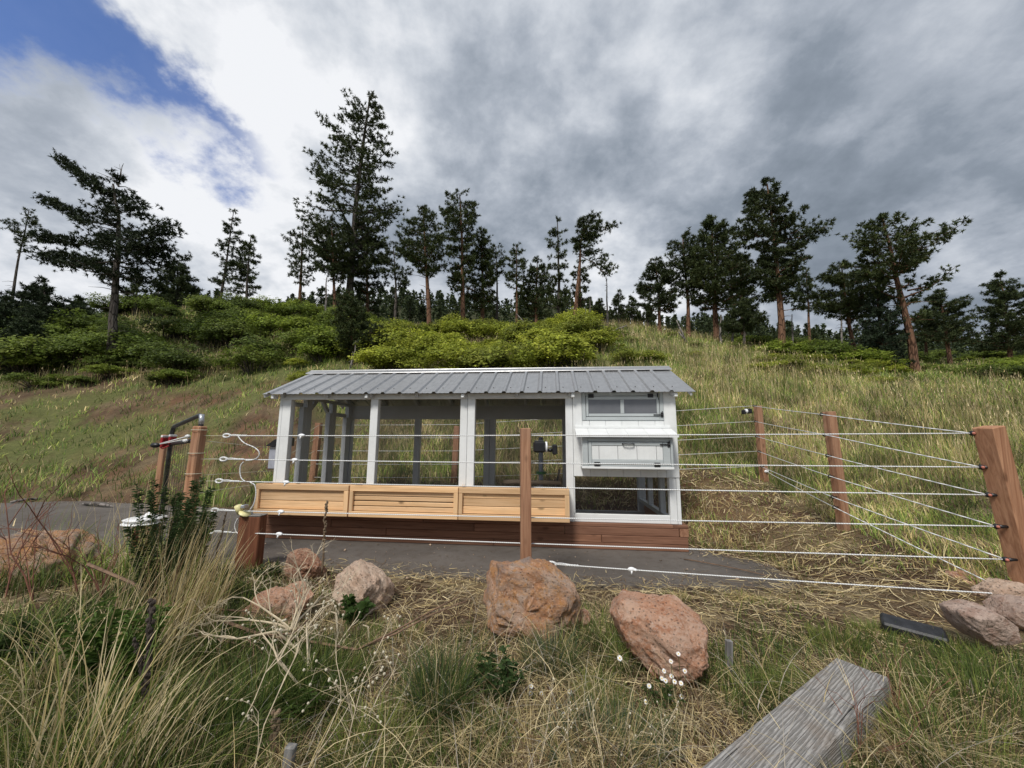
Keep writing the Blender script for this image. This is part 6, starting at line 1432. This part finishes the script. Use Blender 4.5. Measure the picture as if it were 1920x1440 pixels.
def skyrow(n, x0, x1, Y0_, Y1_, h0, h1, label, group):
    for i in range(n):
        px = x0+(x1-x0)*(i+rg.uniform(.1, .9))/n; Yd = rg.uniform(Y0_, Y1_); p = at(px, 640, Yd); conifer(p[0], Yd, rg.uniform(h0, h1)*Yd/30, int(rg.integers(0, 8)), label, group, rg.uniform(0, 6.28))
skyrow(11, 520, 830, 30, 42, 1.2, 3.4, 'dark conifer in the stand behind the giant pine', 'conifers behind the giant pine')
skyrow(10, 830, 1130, 30, 42, 1.2, 3.2, 'dark conifer in the stand along the centre of the ridge', 'conifers along the centre ridge')
skyrow(8, 1130, 1220, 36, 46, 1.0, 1.9, 'small dark conifer in the dip of the ridge', 'conifers in the ridge dip')
skyrow(7, 1215, 1440, 30, 42, 1.2, 2.6, 'dark conifer behind the pine clump on the ridge', 'conifers behind the pine clump')
skyrow(9, 1430, 1700, 32, 46, 1.0, 2.4, 'dark conifer behind the tall pine with the heavy limb', 'conifers behind the heavy-limbed pine')
skyrow(6, 1700, 1925, 34, 48, 1.0, 1.8, 'dark conifer at the right end of the ridge', 'conifers at the right end')
skyrow(5, 1840, 1990, 30, 38, 1.8, 3.4, 'dark conifer beside the twin-trunked one', 'conifers beside the twin trunk')
skyrow(5, -40, 200, 30, 40, 1.0, 1.8, 'dark conifer showing over the left-hand scrub', 'conifers over the left scrub')
skyrow(5, 200, 500, 32, 44, .8, 1.4, 'small dark conifer on the far left skyline', 'conifers on the left skyline')

# ------------------------------------------------------------------ far wooded hill
hx = np.linspace(-240, 240, 90); hy = np.linspace(90, 260, 40); HX, HY = np.meshgrid(hx, hy, indexing='ij')
RIDGE = [(-100, 640), (200, 610), (260, 572), (300, 552), (345, 545), (400, 560), (480, 590), (540, 572), (640, 548), (760, 556), (860, 568), (950, 576), (1000, 560), (1040, 552), (1090, 568), (1160, 600), (1210, 614), (1270, 602), (1340, 594), (1420, 610), (1500, 630), (1600, 642), (1750, 652), (1900, 660), (2100, 660)]
rp = np.array([at(x, y, 170) for x, y in RIDGE])
crest = np.interp(HX*170/HY, rp[:, 0], rp[:, 2])
t = np.clip((HY-90)/80, 0, 1); HZ = 20+(crest-9-20)*np.sin(t*math.pi/2)-np.maximum(0, HY-170)*.25+6*(fbm(HX*.03, HY*.03, 3)-.5)
n1_, n2_ = HX.shape; I_ = np.arange(n1_*n2_).reshape(n1_, n2_); FQ = np.stack([I_[:-1, :-1], I_[1:, :-1], I_[1:, 1:], I_[:-1, 1:]], -1).reshape(-1, 4)
tag(npobj('far_hill', np.c_[HX.ravel(), HY.ravel(), HZ.ravel()], FQ, MAT['ground'], col=np.tile([[.05, .055, .03]], (HX.size, 1)), smooth=True), kind='structure')
nf = 3000; fx = rg.uniform(-230, 230, nf); fy = rg.uniform(95, 190, nf)
fz = 20+(np.interp(fx*170/fy, rp[:, 0], rp[:, 2])-9-20)*np.sin(np.clip((fy-90)/80, 0, 1)*math.pi/2)-np.maximum(0, fy-170)*.25+6*(fbm(fx*.03, fy*.03, 3)-.5)
hh = rg.uniform(2.5, 8.5, nf); rd = hh*rg.uniform(.16, .26, nf); parts = []
k = 46; u_ = rg.random((nf, k))**.8; a = rg.uniform(0, 6.283, (nf, k)); rr_ = rd[:, None]*(1-u_)*rg.uniform(.5, 1.1, (nf, k))
C = np.stack([fx[:, None]+rr_*np.cos(a), fy[:, None]+rr_*np.sin(a), fz[:, None]-.5+hh[:, None]*(.1+.9*u_)], -1).reshape(-1, 3); D = np.stack([np.cos(a), np.sin(a), 0*a], -1).reshape(-1, 3)
V, F, c = tufts(C, D, np.repeat(hh*.11, k), 3, rg, .35, .7, .2, NEEDB*1.3, NEEDL*.8)
tag(npobj('distant_forest', V, F, MAT['needle'], None, c), 'dark far-off conifer forest covering the hill behind the ridge', 'forest', kind='stuff')

# ------------------------------------------------------------------ scrub oak
def shrub_proto(seed, ncl=120, nl=28, leaf=.078):
    rg = np.random.default_rng(seed); C = []
    lob = [(rg.uniform(-.5, .5), rg.uniform(-.5, .5), rg.uniform(.35, .7), rg.uniform(.38, .62)) for _ in range(6)]
    cl_ = []
    while len(cl_) < ncl:
        l = lob[rg.integers(0, 6)]; d = unit(rg.normal(size=3)); d[2] = abs(d[2])*1.0-.2; p = np.array(l[:3])+d*l[3]*rg.uniform(.75, 1.05)*[1, 1, .85]
        if p[2] > .04: cl_.append(p)
    cl_ = np.array(cl_); n = ncl*nl; B = np.repeat(cl_, nl, 0)+rg.normal(size=(n, 3))*[.080, .080, .05]
    d = rg.normal(size=(n, 3)); d[:, 2] = d[:, 2]*.5; d /= np.linalg.norm(d, axis=1)[:, None]; nrm_ = B-np.array([0, 0, .1]); nrm_ /= np.linalg.norm(nrm_, axis=1)[:, None]; up_ = rg.normal(size=(n, 3))*.45+nrm_*.8+[0, 0, .5]; d -= up_*((d*up_).sum(1)/(up_*up_).sum(1))[:, None]; d /= np.linalg.norm(d, axis=1)[:, None]; s_ = np.cross(d, up_); s_ /= np.linalg.norm(s_, axis=1)[:, None]
    sz = leaf*rg.uniform(.6, 1.3, n); V = np.stack([B-d*sz[:, None]*.5, B+s_*sz[:, None]*.33, B+d*sz[:, None]*.5, B-s_*sz[:, None]*.33], 1).reshape(-1, 3)
    F = (np.array([(0, 1, 2), (0, 2, 3)])[None]+(np.arange(n)*4)[:, None, None]).reshape(-1, 3)
    k = np.repeat(rg.random(ncl), nl)[:, None]; c = np.array([.22, .275, .045])*(1-k)+np.array([.40, .43, .075])*k; c = c*rg.uniform(.45, 1.4, (n, 1))
    m = MB()
    for p in cl_[::4]: m.tube([(p[0]*.2, p[1]*.2, -.05), p*.6+[0, 0, -.05], p], [.014, .009, .004], 4, False)
    return m, V, F, np.repeat(c, 4, 0)
SH = []
for k in range(6):
    m, V, F, c = shrub_proto(300+k)
    mt_ = bpy.data.meshes.new('stems'); mt_.from_pydata(m.v, [], m.f); mt_.materials.append(MAT['bark_grey'])
    v_ = []
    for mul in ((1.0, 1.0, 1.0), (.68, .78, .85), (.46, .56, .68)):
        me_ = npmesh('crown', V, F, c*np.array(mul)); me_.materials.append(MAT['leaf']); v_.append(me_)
    SH.append((mt_, v_))
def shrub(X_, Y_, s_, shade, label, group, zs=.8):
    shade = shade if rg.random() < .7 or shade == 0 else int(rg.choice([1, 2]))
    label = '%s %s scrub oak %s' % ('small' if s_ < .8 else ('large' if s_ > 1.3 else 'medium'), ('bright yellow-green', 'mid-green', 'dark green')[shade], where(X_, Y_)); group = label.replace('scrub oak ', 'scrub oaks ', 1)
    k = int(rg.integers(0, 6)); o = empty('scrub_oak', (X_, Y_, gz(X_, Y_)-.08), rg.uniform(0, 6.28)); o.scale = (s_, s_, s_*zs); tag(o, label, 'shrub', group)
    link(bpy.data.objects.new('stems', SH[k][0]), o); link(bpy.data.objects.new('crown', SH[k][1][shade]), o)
def shrubs(n, x0, x1, Y0_, Y1_, smin, smax, shade, label, group, keep=None, zs=.8):
    for i in range(n):
        for tr in range(20):
            px = rg.uniform(x0, x1); Yd = math.exp(rg.uniform(math.log(Y0_), math.log(Y1_)))
            if keep is None or keep(px, Yd): break
        p = at(px, 640, Yd); shrub(p[0], Yd, rg.uniform(smin, smax), shade, label, group, zs)
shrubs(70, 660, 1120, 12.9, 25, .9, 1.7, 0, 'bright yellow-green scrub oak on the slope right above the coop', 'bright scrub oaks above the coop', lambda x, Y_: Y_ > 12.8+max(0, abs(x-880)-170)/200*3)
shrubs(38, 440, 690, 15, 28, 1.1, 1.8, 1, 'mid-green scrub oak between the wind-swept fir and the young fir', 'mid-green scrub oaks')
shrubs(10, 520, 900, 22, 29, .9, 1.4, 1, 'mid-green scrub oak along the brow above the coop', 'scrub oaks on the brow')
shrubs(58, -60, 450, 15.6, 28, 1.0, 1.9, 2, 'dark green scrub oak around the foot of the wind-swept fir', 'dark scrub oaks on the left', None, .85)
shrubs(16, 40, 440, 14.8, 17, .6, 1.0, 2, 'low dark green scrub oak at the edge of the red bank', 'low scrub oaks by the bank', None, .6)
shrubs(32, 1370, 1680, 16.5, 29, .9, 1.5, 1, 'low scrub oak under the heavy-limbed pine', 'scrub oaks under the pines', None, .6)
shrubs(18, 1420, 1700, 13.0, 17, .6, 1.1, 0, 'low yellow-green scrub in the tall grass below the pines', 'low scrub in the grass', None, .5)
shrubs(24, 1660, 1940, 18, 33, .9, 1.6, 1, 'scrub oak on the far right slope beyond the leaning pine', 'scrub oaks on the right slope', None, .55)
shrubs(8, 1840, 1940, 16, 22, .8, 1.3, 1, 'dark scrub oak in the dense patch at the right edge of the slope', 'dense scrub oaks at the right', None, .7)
shrubs(10, 1120, 1400, 18, 24, .5, .9, 1, 'low scrub on the brow of the grass slope', 'low scrub on the grassy brow', None, .5)
shrubs(16, 560, 1330, 12.0, 17, .4, .85, 0, 'small scrub', 'small scrub oaks low on the slope', None, .8)
